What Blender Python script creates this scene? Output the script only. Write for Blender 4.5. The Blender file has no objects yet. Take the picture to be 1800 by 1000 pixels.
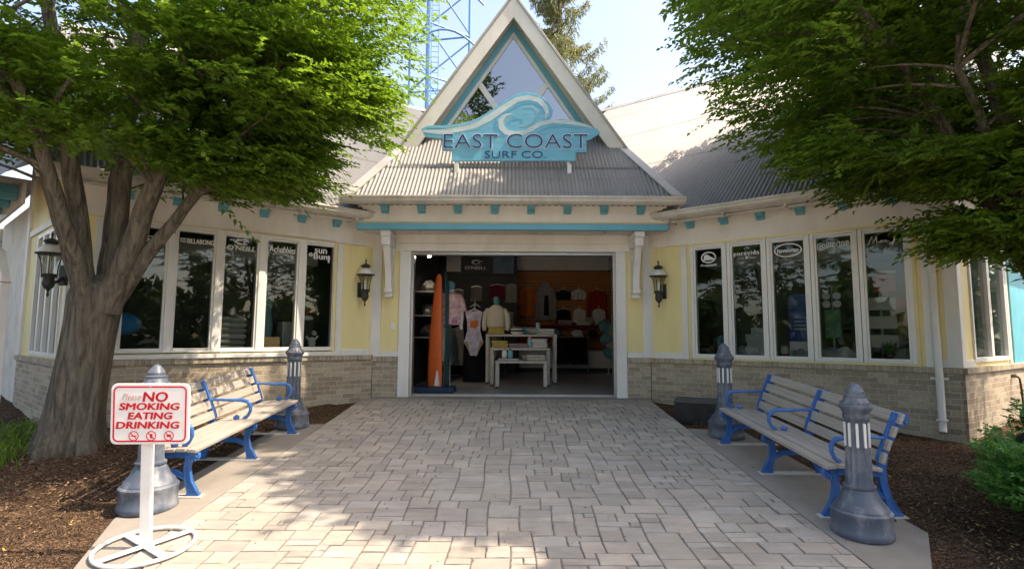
import bpy, bmesh, math, random
import numpy as np
from mathutils import Vector, Matrix, Euler
R = math.radians
random.seed(7); rng = np.random.default_rng(7)
scn = bpy.context.scene
COL = scn.collection

# ------------------------------------------------------------------ camera
YF = 9.596            # distance camera -> shop front
SL = 0.0725           # slope of the walkway that climbs to the door (shop floor is z = 0)
FPX, PITCH, ROLL, CZ = 950.0, math.atan(89 / 950.0), 0.005, 1.07
cam_d = bpy.data.cameras.new("camera")
cam_d.sensor_width = 36.0
cam_d.lens = FPX / 1800 * 36.0
cam_d.clip_end = 2000
cam_d.clip_start = 0.05
cam = bpy.data.objects.new("camera", cam_d)
COL.objects.link(cam)
_F = Vector((0, math.cos(PITCH), math.sin(PITCH)))
_R0 = Vector((1, 0, 0)); _U0 = _R0.cross(_F)
_R = _R0 * math.cos(ROLL) + _U0 * math.sin(ROLL)
_U = -_R0 * math.sin(ROLL) + _U0 * math.cos(ROLL)
_C = Vector((0, 0, CZ))
cam.matrix_world = Matrix(((_R.x, _U.x, -_F.x, 0), (_R.y, _U.y, -_F.y, 0), (_R.z, _U.z, -_F.z, CZ), (0, 0, 0, 1)))
scn.camera = cam
def at(px, py, Y):
    """point of the plane y = Y that shows at photo pixel (px, py)"""
    d = _F + _R * ((px - 900) / FPX) + _U * ((500 - py) / FPX)
    return _C + d * (Y / d.y)

# ------------------------------------------------------------------ sky, sun, exposure
SUN = Vector((0.545, -0.075, 0.83)).normalized()
world = bpy.data.worlds.new("World"); scn.world = world
world.use_nodes = True
wn = world.node_tree.nodes; wl = world.node_tree.links
wn.clear()
sky = wn.new("ShaderNodeTexSky"); sky.sky_type = 'NISHITA'; sky.sun_disc = False
sky.sun_elevation = math.asin(SUN.z); sky.sun_rotation = math.atan2(SUN.x, SUN.y)
sky.air_density = 1.0; sky.dust_density = 2.6; sky.ozone_density = 1.0; sky.altitude = 0
bg = wn.new("ShaderNodeBackground"); bg.inputs[1].default_value = 0.12
wo = wn.new("ShaderNodeOutputWorld")
wl.new(sky.outputs[0], bg.inputs[0]); wl.new(bg.outputs[0], wo.inputs[0])
sd = bpy.data.lights.new("sun", 'SUN'); sd.energy = 2.0; sd.angle = R(0.55); sd.color = (1.0, 0.93, 0.82)
so = bpy.data.objects.new("sun", sd); COL.objects.link(so)
so.rotation_euler = SUN.to_track_quat('Z', 'Y').to_euler(); so.location = SUN * 60
scn.view_settings.view_transform = 'Standard'; scn.view_settings.look = 'None'
scn.view_settings.gamma = 1.0; scn.view_settings.exposure = 2.0
try:
    scn.view_settings.use_white_balance = True; scn.view_settings.white_balance_temperature = 7700; scn.view_settings.white_balance_tint = 13
except AttributeError:
    pass

# ------------------------------------------------------------------ materials
def mat(name, col, rough=0.6, var=0.15, nscale=6.0, bump=0.0, bscale=40.0, metal=0.0, spec=0.4, dirt=None, dirt_amt=0.0, dscale=1.5, stretch=(1, 1, 1)):
    m = bpy.data.materials.new(name); m.use_nodes = True
    nt = m.node_tree; N = nt.nodes; L = nt.links
    p = N["Principled BSDF"]
    p.inputs["Roughness"].default_value = rough; p.inputs["Metallic"].default_value = metal
    p.inputs["Specular IOR Level"].default_value = spec
    tc = N.new("ShaderNodeTexCoord"); mp = N.new("ShaderNodeMapping"); mp.inputs["Scale"].default_value = stretch
    L.new(tc.outputs["Object"], mp.inputs["Vector"])
    no = N.new("ShaderNodeTexNoise"); no.inputs["Scale"].default_value = nscale; no.inputs["Detail"].default_value = 5
    L.new(mp.outputs[0], no.inputs["Vector"])
    rp = N.new("ShaderNodeValToRGB")
    a = [max(0, c * (1 - var)) for c in col]; b = [min(1, c * (1 + var)) for c in col]
    rp.color_ramp.elements[0].position = 0.3; rp.color_ramp.elements[1].position = 0.7
    rp.color_ramp.elements[0].color = (*a, 1); rp.color_ramp.elements[1].color = (*b, 1)
    L.new(no.outputs["Fac"], rp.inputs["Fac"])
    out = rp.outputs["Color"]
    if dirt:
        n2 = N.new("ShaderNodeTexNoise"); n2.inputs["Scale"].default_value = dscale; n2.inputs["Detail"].default_value = 8; n2.inputs["Roughness"].default_value = 0.65
        L.new(mp.outputs[0], n2.inputs["Vector"])
        r2 = N.new("ShaderNodeValToRGB"); r2.color_ramp.elements[0].position = 0.48; r2.color_ramp.elements[1].position = 0.72
        r2.color_ramp.elements[0].color = (0, 0, 0, 1); r2.color_ramp.elements[1].color = (dirt_amt,) * 3 + (1,)
        L.new(n2.outputs["Fac"], r2.inputs["Fac"])
        mx = N.new("ShaderNodeMixRGB"); mx.inputs[2].default_value = (*dirt, 1)
        L.new(r2.outputs["Color"], mx.inputs[0]); L.new(out, mx.inputs[1]); out = mx.outputs[0]
    L.new(out, p.inputs["Base Color"])
    if bump:
        n3 = N.new("ShaderNodeTexNoise"); n3.inputs["Scale"].default_value = bscale; n3.inputs["Detail"].default_value = 6
        L.new(mp.outputs[0], n3.inputs["Vector"])
        bp = N.new("ShaderNodeBump"); bp.inputs["Strength"].default_value = bump; bp.inputs["Distance"].default_value = 0.02
        L.new(n3.outputs["Fac"], bp.inputs["Height"]); L.new(bp.outputs[0], p.inputs["Normal"])
    return m

def brick_mat(name, rowlock=False):
    m = bpy.data.materials.new(name); m.use_nodes = True
    N = m.node_tree.nodes; L = m.node_tree.links; p = N["Principled BSDF"]
    p.inputs["Roughness"].default_value = 0.85; p.inputs["Specular IOR Level"].default_value = 0.2
    tc = N.new("ShaderNodeTexCoord"); sp = N.new("ShaderNodeSeparateXYZ"); cb = N.new("ShaderNodeCombineXYZ")
    L.new(tc.outputs["Object"], sp.inputs[0]); L.new(sp.outputs["X"], cb.inputs["X"]); L.new(sp.outputs["Z"], cb.inputs["Y"])
    br = N.new("ShaderNodeTexBrick"); L.new(cb.outputs[0], br.inputs["Vector"])
    br.inputs["Scale"].default_value = 1.0
    if rowlock:
        br.inputs["Brick Width"].default_value = 0.068; br.inputs["Row Height"].default_value = 0.4; br.offset = 0
    else:
        br.inputs["Brick Width"].default_value = 0.215; br.inputs["Row Height"].default_value = 0.0745
    br.inputs["Mortar Size"].default_value = 0.0055; br.inputs["Mortar Smooth"].default_value = 0.25; br.inputs["Bias"].default_value = -0.1
    br.inputs["Color1"].default_value = (0.33, 0.268, 0.198, 1); br.inputs["Color2"].default_value = (0.52, 0.44, 0.33, 1)
    br.inputs["Mortar"].default_value = (0.56, 0.50, 0.40, 1)
    no = N.new("ShaderNodeTexNoise"); no.inputs["Scale"].default_value = 30; no.inputs["Detail"].default_value = 6
    L.new(tc.outputs["Object"], no.inputs["Vector"])
    hs = N.new("ShaderNodeHueSaturation"); L.new(br.outputs["Color"], hs.inputs["Color"])
    mr = N.new("ShaderNodeMapRange"); mr.inputs["From Min"].default_value = 0.25; mr.inputs["From Max"].default_value = 0.75; mr.inputs["To Min"].default_value = 0.78; mr.inputs["To Max"].default_value = 1.22
    L.new(no.outputs["Fac"], mr.inputs[0]); L.new(mr.outputs[0], hs.inputs["Value"])
    L.new(hs.outputs[0], p.inputs["Base Color"])
    ad = N.new("ShaderNodeMath"); ad.operation = 'MULTIPLY_ADD'; ad.inputs[1].default_value = -1.0
    L.new(br.outputs["Fac"], ad.inputs[0]); mu = N.new("ShaderNodeMath"); mu.operation = 'MULTIPLY'; mu.inputs[1].default_value = 0.5
    L.new(no.outputs["Fac"], mu.inputs[0]); L.new(mu.outputs[0], ad.inputs[2])
    bp = N.new("ShaderNodeBump"); bp.inputs["Strength"].default_value = 0.7; bp.inputs["Distance"].default_value = 0.012
    L.new(ad.outputs[0], bp.inputs["Height"]); L.new(bp.outputs[0], p.inputs["Normal"])
    return m

def glass_mat(name, tint=(0.75, 0.78, 0.78), base=0.04, waves=0.0):
    m = bpy.data.materials.new(name); m.use_nodes = True
    N = m.node_tree.nodes; L = m.node_tree.links; N.remove(N["Principled BSDF"])
    o = N["Material Output"]
    tr = N.new("ShaderNodeBsdfTransparent"); tr.inputs[0].default_value = (*tint, 1)
    gl = N.new("ShaderNodeBsdfGlossy"); gl.inputs["Roughness"].default_value = 0.015; gl.inputs["Color"].default_value = (0.95, 0.97, 1, 1)
    fr = N.new("ShaderNodeFresnel"); fr.inputs["IOR"].default_value = 1.52
    mu = N.new("ShaderNodeMath"); mu.operation = 'MULTIPLY_ADD'; mu.inputs[1].default_value = 0.5; mu.inputs[2].default_value = base
    mu.use_clamp = True
    L.new(fr.outputs[0], mu.inputs[0])
    if waves:
        tc = N.new("ShaderNodeTexCoord"); no = N.new("ShaderNodeTexNoise"); no.inputs["Scale"].default_value = 1.3
        L.new(tc.outputs["Object"], no.inputs["Vector"])
        bp = N.new("ShaderNodeBump"); bp.inputs["Strength"].default_value = waves; bp.inputs["Distance"].default_value = 0.05
        L.new(no.outputs["Fac"], bp.inputs["Height"]); L.new(bp.outputs[0], gl.inputs["Normal"])
    mx = N.new("ShaderNodeMixShader"); L.new(mu.outputs[0], mx.inputs[0]); L.new(tr.outputs[0], mx.inputs[1]); L.new(gl.outputs[0], mx.inputs[2])
    L.new(mx.outputs[0], o.inputs["Surface"])
    return m

def leaf_mat(name, c0, c1, trans=0.35, rough=0.45):
    m = bpy.data.materials.new(name); m.use_nodes = True
    N = m.node_tree.nodes; L = m.node_tree.links; p = N["Principled BSDF"]; o = N["Material Output"]
    g = N.new("ShaderNodeNewGeometry"); rp = N.new("ShaderNodeValToRGB")
    rp.color_ramp.elements[0].color = (*c0, 1); rp.color_ramp.elements[1].color = (*c1, 1)
    tc = N.new("ShaderNodeTexCoord"); no = N.new("ShaderNodeTexNoise"); no.inputs["Scale"].default_value = 1.1
    L.new(tc.outputs["Object"], no.inputs["Vector"])
    av = N.new("ShaderNodeMath"); av.operation = 'MULTIPLY_ADD'; av.inputs[1].default_value = 0.55
    sb = N.new("ShaderNodeMath"); sb.operation = 'MULTIPLY_ADD'; sb.inputs[1].default_value = 1.4; sb.inputs[2].default_value = -0.45
    L.new(no.outputs["Fac"], sb.inputs[0]); L.new(g.outputs["Random Per Island"], av.inputs[0]); L.new(sb.outputs[0], av.inputs[2])
    L.new(av.outputs[0], rp.inputs["Fac"]); L.new(rp.outputs[0], p.inputs["Base Color"])
    p.inputs["Roughness"].default_value = rough; p.inputs["Specular IOR Level"].default_value = 0.35
    tl = N.new("ShaderNodeBsdfTranslucent"); hs = N.new("ShaderNodeHueSaturation"); hs.inputs["Value"].default_value = 1.8; hs.inputs["Hue"].default_value = 0.485; hs.inputs["Saturation"].default_value = 1.05
    L.new(rp.outputs[0], hs.inputs["Color"]); L.new(hs.outputs[0], tl.inputs["Color"])
    mx = N.new("ShaderNodeMixShader"); mx.inputs[0].default_value = trans
    L.new(p.outputs[0], mx.inputs[1]); L.new(tl.outputs[0], mx.inputs[2]); L.new(mx.outputs[0], o.inputs["Surface"])
    return m

def emit_mat(name, col, s):
    m = bpy.data.materials.new(name); m.use_nodes = True
    p = m.node_tree.nodes["Principled BSDF"]; p.inputs["Emission Color"].default_value = (*col, 1); p.inputs["Emission Strength"].default_value = s
    return m

def bark_mat(name, c0, c1):
    m = bpy.data.materials.new(name); m.use_nodes = True
    N = m.node_tree.nodes; L = m.node_tree.links; p = N["Principled BSDF"]; p.inputs["Roughness"].default_value = 0.9; p.inputs["Specular IOR Level"].default_value = 0.15
    tc = N.new("ShaderNodeTexCoord"); mp = N.new("ShaderNodeMapping"); mp.inputs["Scale"].default_value = (8, 8, 1.3)
    L.new(tc.outputs["Object"], mp.inputs[0])
    no = N.new("ShaderNodeTexNoise"); no.inputs["Scale"].default_value = 2.2; no.inputs["Detail"].default_value = 9; no.inputs["Roughness"].default_value = 0.65; no.inputs["Distortion"].default_value = 0.6
    L.new(mp.outputs[0], no.inputs["Vector"])
    rp = N.new("ShaderNodeValToRGB"); rp.color_ramp.elements[0].position = 0.35; rp.color_ramp.elements[1].position = 0.68
    rp.color_ramp.elements[0].color = (*c0, 1); rp.color_ramp.elements[1].color = (*c1, 1)
    L.new(no.outputs["Fac"], rp.inputs[0]); L.new(rp.outputs[0], p.inputs["Base Color"])
    bp = N.new("ShaderNodeBump"); bp.inputs["Strength"].default_value = 1.0; bp.inputs["Distance"].default_value = 0.06
    L.new(no.outputs["Fac"], bp.inputs["Height"]); L.new(bp.outputs[0], p.inputs["Normal"])
    return m

def mulch_mat(name):
    m = bpy.data.materials.new(name); m.use_nodes = True
    N = m.node_tree.nodes; L = m.node_tree.links; p = N["Principled BSDF"]; p.inputs["Roughness"].default_value = 0.95; p.inputs["Specular IOR Level"].default_value = 0.1
    tc = N.new("ShaderNodeTexCoord")
    vo = N.new("ShaderNodeTexVoronoi"); vo.inputs["Scale"].default_value = 60; vo.inputs["Randomness"].default_value = 1
    mp = N.new("ShaderNodeMapping"); mp.inputs["Rotation"].default_value = (0, 0, 0.5); mp.inputs["Scale"].default_value = (1, 1.9, 1)
    wob = N.new("ShaderNodeTexNoise"); wob.inputs["Scale"].default_value = 9; wob.inputs["Detail"].default_value = 4
    L.new(tc.outputs["Object"], wob.inputs["Vector"])
    ad = N.new("ShaderNodeMixRGB"); ad.blend_type = 'ADD'; ad.inputs[0].default_value = 0.16
    L.new(tc.outputs["Object"], ad.inputs[1]); L.new(wob.outputs["Color"], ad.inputs[2]); L.new(ad.outputs[0], mp.inputs[0]); L.new(mp.outputs[0], vo.inputs["Vector"])
    rp = N.new("ShaderNodeValToRGB")
    e = rp.color_ramp.elements
    e[0].position = 0.0; e[0].color = (0.04, 0.021, 0.013, 1); e[1].position = 1.0; e[1].color = (0.26, 0.17, 0.105, 1)
    x = e.new(0.6); x.color = (0.125, 0.075, 0.047, 1)
    sp = N.new("ShaderNodeSeparateColor"); L.new(vo.outputs["Color"], sp.inputs[0]); L.new(sp.outputs[0], rp.inputs[0])
    n2 = N.new("ShaderNodeTexNoise"); n2.inputs["Scale"].default_value = 1.4; n2.inputs["Detail"].default_value = 6
    L.new(tc.outputs["Object"], n2.inputs["Vector"])
    hs = N.new("ShaderNodeHueSaturation"); mr = N.new("ShaderNodeMapRange"); mr.inputs["From Min"].default_value = 0.3; mr.inputs["From Max"].default_value = 0.7; mr.inputs["To Min"].default_value = 0.7; mr.inputs["To Max"].default_value = 1.3
    L.new(n2.outputs["Fac"], mr.inputs[0]); L.new(mr.outputs[0], hs.inputs["Value"]); L.new(rp.outputs[0], hs.inputs["Color"])
    # far ground, coloured dark grey-brown to darken what the windows mirror
    sx = N.new("ShaderNodeVectorMath"); sx.operation = 'LENGTH'; L.new(tc.outputs["Object"], sx.inputs[0])
    m2 = N.new("ShaderNodeMapRange"); m2.inputs["From Min"].default_value = 17; m2.inputs["From Max"].default_value = 18
    L.new(sx.outputs["Value"], m2.inputs[0])
    mx = N.new("ShaderNodeMixRGB"); mx.inputs[2].default_value = (0.055, 0.055, 0.045, 1)
    L.new(m2.outputs[0], mx.inputs[0]); L.new(hs.outputs[0], mx.inputs[1]); L.new(mx.outputs[0], p.inputs["Base Color"])
    bp = N.new("ShaderNodeBump"); bp.inputs["Strength"].default_value = 1.0; bp.inputs["Distance"].default_value = 0.025
    L.new(vo.outputs["Distance"], bp.inputs["Height"]); L.new(bp.outputs[0], p.inputs["Normal"])
    return m

def paver_mat(name):
    m = bpy.data.materials.new(name); m.use_nodes = True
    N = m.node_tree.nodes; L = m.node_tree.links; p = N["Principled BSDF"]; p.inputs["Roughness"].default_value = 0.8; p.inputs["Specular IOR Level"].default_value = 0.25
    tc = N.new("ShaderNodeTexCoord"); at_ = N.new("ShaderNodeAttribute"); at_.attribute_name = "tint"
    n1 = N.new("ShaderNodeTexNoise"); n1.inputs["Scale"].default_value = 3.0; n1.inputs["Detail"].default_value = 9; n1.inputs["Roughness"].default_value = 0.7
    mp = N.new("ShaderNodeMapping"); mp.inputs["Scale"].default_value = (1, 2.2, 1); L.new(tc.outputs["Object"], mp.inputs[0]); L.new(mp.outputs[0], n1.inputs["Vector"])
    mr = N.new("ShaderNodeMapRange"); mr.inputs["From Min"].default_value = 0.3; mr.inputs["From Max"].default_value = 0.7; mr.inputs["To Min"].default_value = 0.80; mr.inputs["To Max"].default_value = 1.16
    L.new(n1.outputs["Fac"], mr.inputs[0])
    hs = N.new("ShaderNodeHueSaturation"); L.new(at_.outputs["Color"], hs.inputs["Color"]); L.new(mr.outputs[0], hs.inputs["Value"])
    n2 = N.new("ShaderNodeTexNoise"); n2.inputs["Scale"].default_value = 0.55; n2.inputs["Detail"].default_value = 5; L.new(tc.outputs["Object"], n2.inputs["Vector"])
    r2 = N.new("ShaderNodeMapRange"); r2.inputs["From Min"].default_value = 0.35; r2.inputs["From Max"].default_value = 0.7; r2.inputs["To Min"].default_value = 0.0; r2.inputs["To Max"].default_value = 0.45
    L.new(n2.outputs["Fac"], r2.inputs[0])
    mx = N.new("ShaderNodeMixRGB"); mx.blend_type = 'MULTIPLY'; mx.inputs[2].default_value = (0.80, 0.80, 0.82, 1); L.new(r2.outputs[0], mx.inputs[0]); L.new(hs.outputs[0], mx.inputs[1])
    L.new(mx.outputs[0], p.inputs["Base Color"])
    n3 = N.new("ShaderNodeTexNoise"); n3.inputs["Scale"].default_value = 9; n3.inputs["Detail"].default_value = 10; n3.inputs["Roughness"].default_value = 0.7; L.new(mp.outputs[0], n3.inputs["Vector"])
    bp = N.new("ShaderNodeBump"); bp.inputs["Strength"].default_value = 0.55; bp.inputs["Distance"].default_value = 0.02
    L.new(n3.outputs["Fac"], bp.inputs["Height"]); L.new(bp.outputs[0], p.inputs["Normal"])
    return m

M = dict(
    white=mat("white_paint", (0.80, 0.79, 0.76), 0.45, 0.05, 3, 0.05, 60, dirt=(0.42, 0.38, 0.32), dirt_amt=0.3, dscale=2.5, stretch=(1, 1, 0.4)),
    cream=mat("cream_paint", (0.83, 0.79, 0.72), 0.5, 0.05, 3, dirt=(0.45, 0.38, 0.29), dirt_amt=0.35, dscale=1.6, stretch=(1, 1, 0.5)),
    yellow=mat("yellow_paint", (0.87, 0.75, 0.38), 0.5, 0.05, 2, 0.04, 50, dirt=(0.55, 0.44, 0.24), dirt_amt=0.45, stretch=(1.5, 1, 0.3)),
    teal=mat("teal_paint", (0.13, 0.42, 0.50), 0.5, 0.1, 8, dirt=(0.05, 0.2, 0.25), dirt_amt=0.4, dscale=5),
    band=mat("blue_band_paint", (0.15, 0.47, 0.62), 0.45, 0.05, 3, dirt=(0.1, 0.3, 0.4), dirt_amt=0.25),
    soffit=mat("soffit_paint", (0.74, 0.69, 0.61), 0.6, 0.06, 3, dirt=(0.3, 0.25, 0.2), dirt_amt=0.4, dscale=2),
    gutter=mat("gutter_paint", (0.64, 0.61, 0.55), 0.4, 0.08, 3, dirt=(0.26, 0.22, 0.17), dirt_amt=0.55, dscale=2.2, stretch=(1, 1, 0.3)),
    roof=mat("galvanised_roof", (0.235, 0.23, 0.225), 0.55, 0.10, 1.2, 0.03, 30, metal=0.30, dirt=(0.27, 0.25, 0.23), dirt_amt=0.6, dscale=1.1, stretch=(1.4, 0.35, 0.35)),
    flash=mat("grey_flashing", (0.46, 0.44, 0.41), 0.45, 0.08, 2, metal=0.2, dirt=(0.25, 0.23, 0.2), dirt_amt=0.5),
    brick=brick_mat("tan_brick"), rowlock=brick_mat("tan_rowlock_brick", True),
    glass=glass_mat("window_glass", (0.80, 0.83, 0.82), 0.015, 0.012), gable_glass=glass_mat("gable_glass", (0.10, 0.12, 0.13), 0.28, 0.02),
    lantern_glass=glass_mat("lantern_glass", (0.9, 0.9, 0.85), 0.02),
    frame=mat("window_frame_white", (0.82, 0.81, 0.78), 0.35, 0.03, 3, dirt=(0.5, 0.47, 0.42), dirt_amt=0.3),
    ink_white=mat("white_decal", (0.78, 0.78, 0.78), 0.5, 0.02),
    ink_grey=mat("grey_decal", (0.58, 0.59, 0.60), 0.5, 0.04),
    black=mat("black_panel", (0.012, 0.012, 0.014), 0.5, 0.3, 4),
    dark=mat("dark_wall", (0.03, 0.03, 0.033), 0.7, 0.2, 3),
    ceil=mat("shop_ceiling", (0.55, 0.54, 0.52), 0.8, 0.05),
    bulk=mat("bulkhead_paint", (0.50, 0.48, 0.45), 0.7, 0.05),
    slat=mat("slatwall_wood", (0.42, 0.17, 0.05), 0.5, 0.2, 2, stretch=(0.6, 1, 9)),
    tile=mat("shop_floor_tile", (0.34, 0.32, 0.29), 0.35, 0.12, 2.5),
    metal=mat("brushed_metal", (0.45, 0.45, 0.44), 0.35, 0.08, 8, metal=0.8),
    iron=mat("blue_cast_iron", (0.028, 0.135, 0.40), 0.38, 0.12, 12, 0.1, 40, dirt=(0.16, 0.26, 0.42), dirt_amt=0.45, dscale=9),
    plank=mat("weathered_plank", (0.37, 0.33, 0.29), 0.7, 0.16, 7, 0.2, 30, stretch=(0.35, 6, 6), dirt=(0.45, 0.42, 0.38), dirt_amt=0.4, dscale=2),
    pad=mat("pale_foot_pad", (0.5, 0.47, 0.44), 0.7, 0.1, 12),
    bollard=mat("blue_grey_iron", (0.085, 0.108, 0.145), 0.42, 0.2, 5, 0.12, 50, dirt=(0.34, 0.345, 0.35), dirt_amt=0.7, dscale=6, stretch=(1, 1, 0.6)),
    lens=mat("milky_lens", (0.72, 0.73, 0.70), 0.35, 0.03),
    lantern=mat("aged_bronze", (0.045, 0.048, 0.045), 0.45, 0.25, 10, 0.1, 40, metal=0.3),
    opal=mat("opal_dome", (0.72, 0.70, 0.63), 0.3, 0.05),
    mulch=mulch_mat("bark_mulch"), paver=paver_mat("paver_stone"),
    joint=mat("joint_sand", (0.22, 0.195, 0.17), 0.95, 0.25, 20),
    concrete=mat("concrete_slab", (0.27, 0.245, 0.215), 0.85, 0.08, 5, 0.15, 60, dirt=(0.18, 0.16, 0.14), dirt_amt=0.6, dscale=1.3),
    bark=bark_mat("tree_bark", (0.075, 0.064, 0.050), (0.25, 0.215, 0.165)),
    leaf=leaf_mat("zelkova_leaf", (0.045, 0.110, 0.014), (0.165, 0.29, 0.035), 0.5),
    leaf_r=leaf_mat("zelkova_leaf_deep", (0.042, 0.098, 0.014), (0.16, 0.27, 0.034), 0.5),
    box=leaf_mat("boxwood_leaf", (0.038, 0.15, 0.030), (0.14, 0.33, 0.075), 0.35, 0.4),
    lily=leaf_mat("daylily_leaf", (0.07, 0.15, 0.02), (0.22, 0.33, 0.06), 0.3),
    spruce=leaf_mat("spruce_needle", (0.11, 0.135, 0.045), (0.27, 0.28, 0.12), 0.3),
    far_leaf=leaf_mat("shade_tree_leaf", (0.02, 0.045, 0.01), (0.06, 0.11, 0.02), 0.25),
    tower=mat("tower_blue_paint", (0.17, 0.36, 0.64), 0.4, 0.06, 3),
    sign_blue=mat("sign_blue", (0.16, 0.50, 0.68), 0.45, 0.12, 5, stretch=(0.6, 1, 3)),
    sign_deep=mat("sign_mid_blue", (0.11, 0.40, 0.60), 0.45, 0.12, 7), sign_foam=mat("sign_foam", (0.58, 0.69, 0.72), 0.5, 0.12, 7, stretch=(0.5, 1, 3)),
    sign_pale=mat("sign_pale_blue", (0.24, 0.50, 0.61), 0.5, 0.12, 6), navy=mat("sign_navy", (0.014, 0.045, 0.17), 0.4, 0.1), outline=mat("sign_letter_edge", (0.62, 0.70, 0.78), 0.45, 0.05),
    red=mat("sign_red", (0.62, 0.018, 0.035), 0.45, 0.03), enamel=mat("white_enamel", (0.82, 0.81, 0.79), 0.35, 0.03, 4, dirt=(0.5, 0.42, 0.33), dirt_amt=0.25, dscale=6),
    script=mat("script_grey_red", (0.55, 0.33, 0.32), 0.5, 0.03),
    stone=mat("field_stone", (0.36, 0.30, 0.22), 0.9, 0.35, 2.5, 0.5, 8),
    blackbox=mat("black_plastic", (0.018, 0.018, 0.020), 0.5, 0.2, 8, dirt=(0.06, 0.058, 0.055), dirt_amt=0.6, dscale=4),
    rim=mat("grey_lid", (0.085, 0.085, 0.080), 0.8, 0.2, 6),
)
def cloth(name, col, var=0.15, nscale=9):
    return mat(name, col, 0.85, var, nscale, 0.25, 25, spec=0.15)
C = dict(
    orange=cloth("orange_cloth", (0.60, 0.17, 0.035)), grey=cloth("grey_knit", (0.30, 0.29, 0.27)), black=cloth("black_cloth", (0.010, 0.010, 0.012)),
    white=cloth("white_cloth", (0.62, 0.60, 0.56), 0.08), red=cloth("red_cloth", (0.32, 0.035, 0.025)), cream=cloth("cream_knit", (0.60, 0.54, 0.44), 0.1, 30),
    yellow=cloth("mustard_cloth", (0.52, 0.40, 0.12)), mauve=cloth("mauve_cloth", (0.36, 0.24, 0.27)), teal=cloth("teal_cloth", (0.11, 0.27, 0.29)),
    pink=cloth("pink_print", (0.66, 0.42, 0.40), 0.35, 14), rose=cloth("rose_print", (0.52, 0.22, 0.30), 0.4, 14), magenta=cloth("magenta_cloth", (0.20, 0.02, 0.06)),
    foam=mat("orange_foam", (0.72, 0.13, 0.025), 0.45, 0.06), boardteal=mat("teal_board", (0.03, 0.09, 0.09), 0.4, 0.2), navy=mat("navy_block", (0.012, 0.03, 0.07), 0.55, 0.2),
    skin=mat("mannequin_white", (0.62, 0.55, 0.53), 0.45, 0.04), tablew=mat("distressed_white", (0.52, 0.48, 0.42), 0.6, 0.14, 14), blue=mat("blue_print", (0.02, 0.06, 0.30), 0.5, 0.3, 9),
    floatb=mat("blue_float", (0.03, 0.30, 0.72), 0.3, 0.1), green=mat("green_card", (0.10, 0.24, 0.13), 0.6, 0.3, 12), boxgrey=mat("pale_box", (0.34, 0.35, 0.35), 0.6, 0.15, 5),
    wicker=mat("wicker", (0.30, 0.19, 0.10), 0.8, 0.3, 40), redbox=mat("red_box", (0.45, 0.03, 0.03), 0.5, 0.1), aqua=mat("aqua_plastic", (0.25, 0.48, 0.52), 0.3, 0.1), lav=cloth("striped_swim", (0.50, 0.46, 0.58), 0.3, 8), tan=cloth("tan_cloth", (0.40, 0.27, 0.16)),
)
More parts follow.
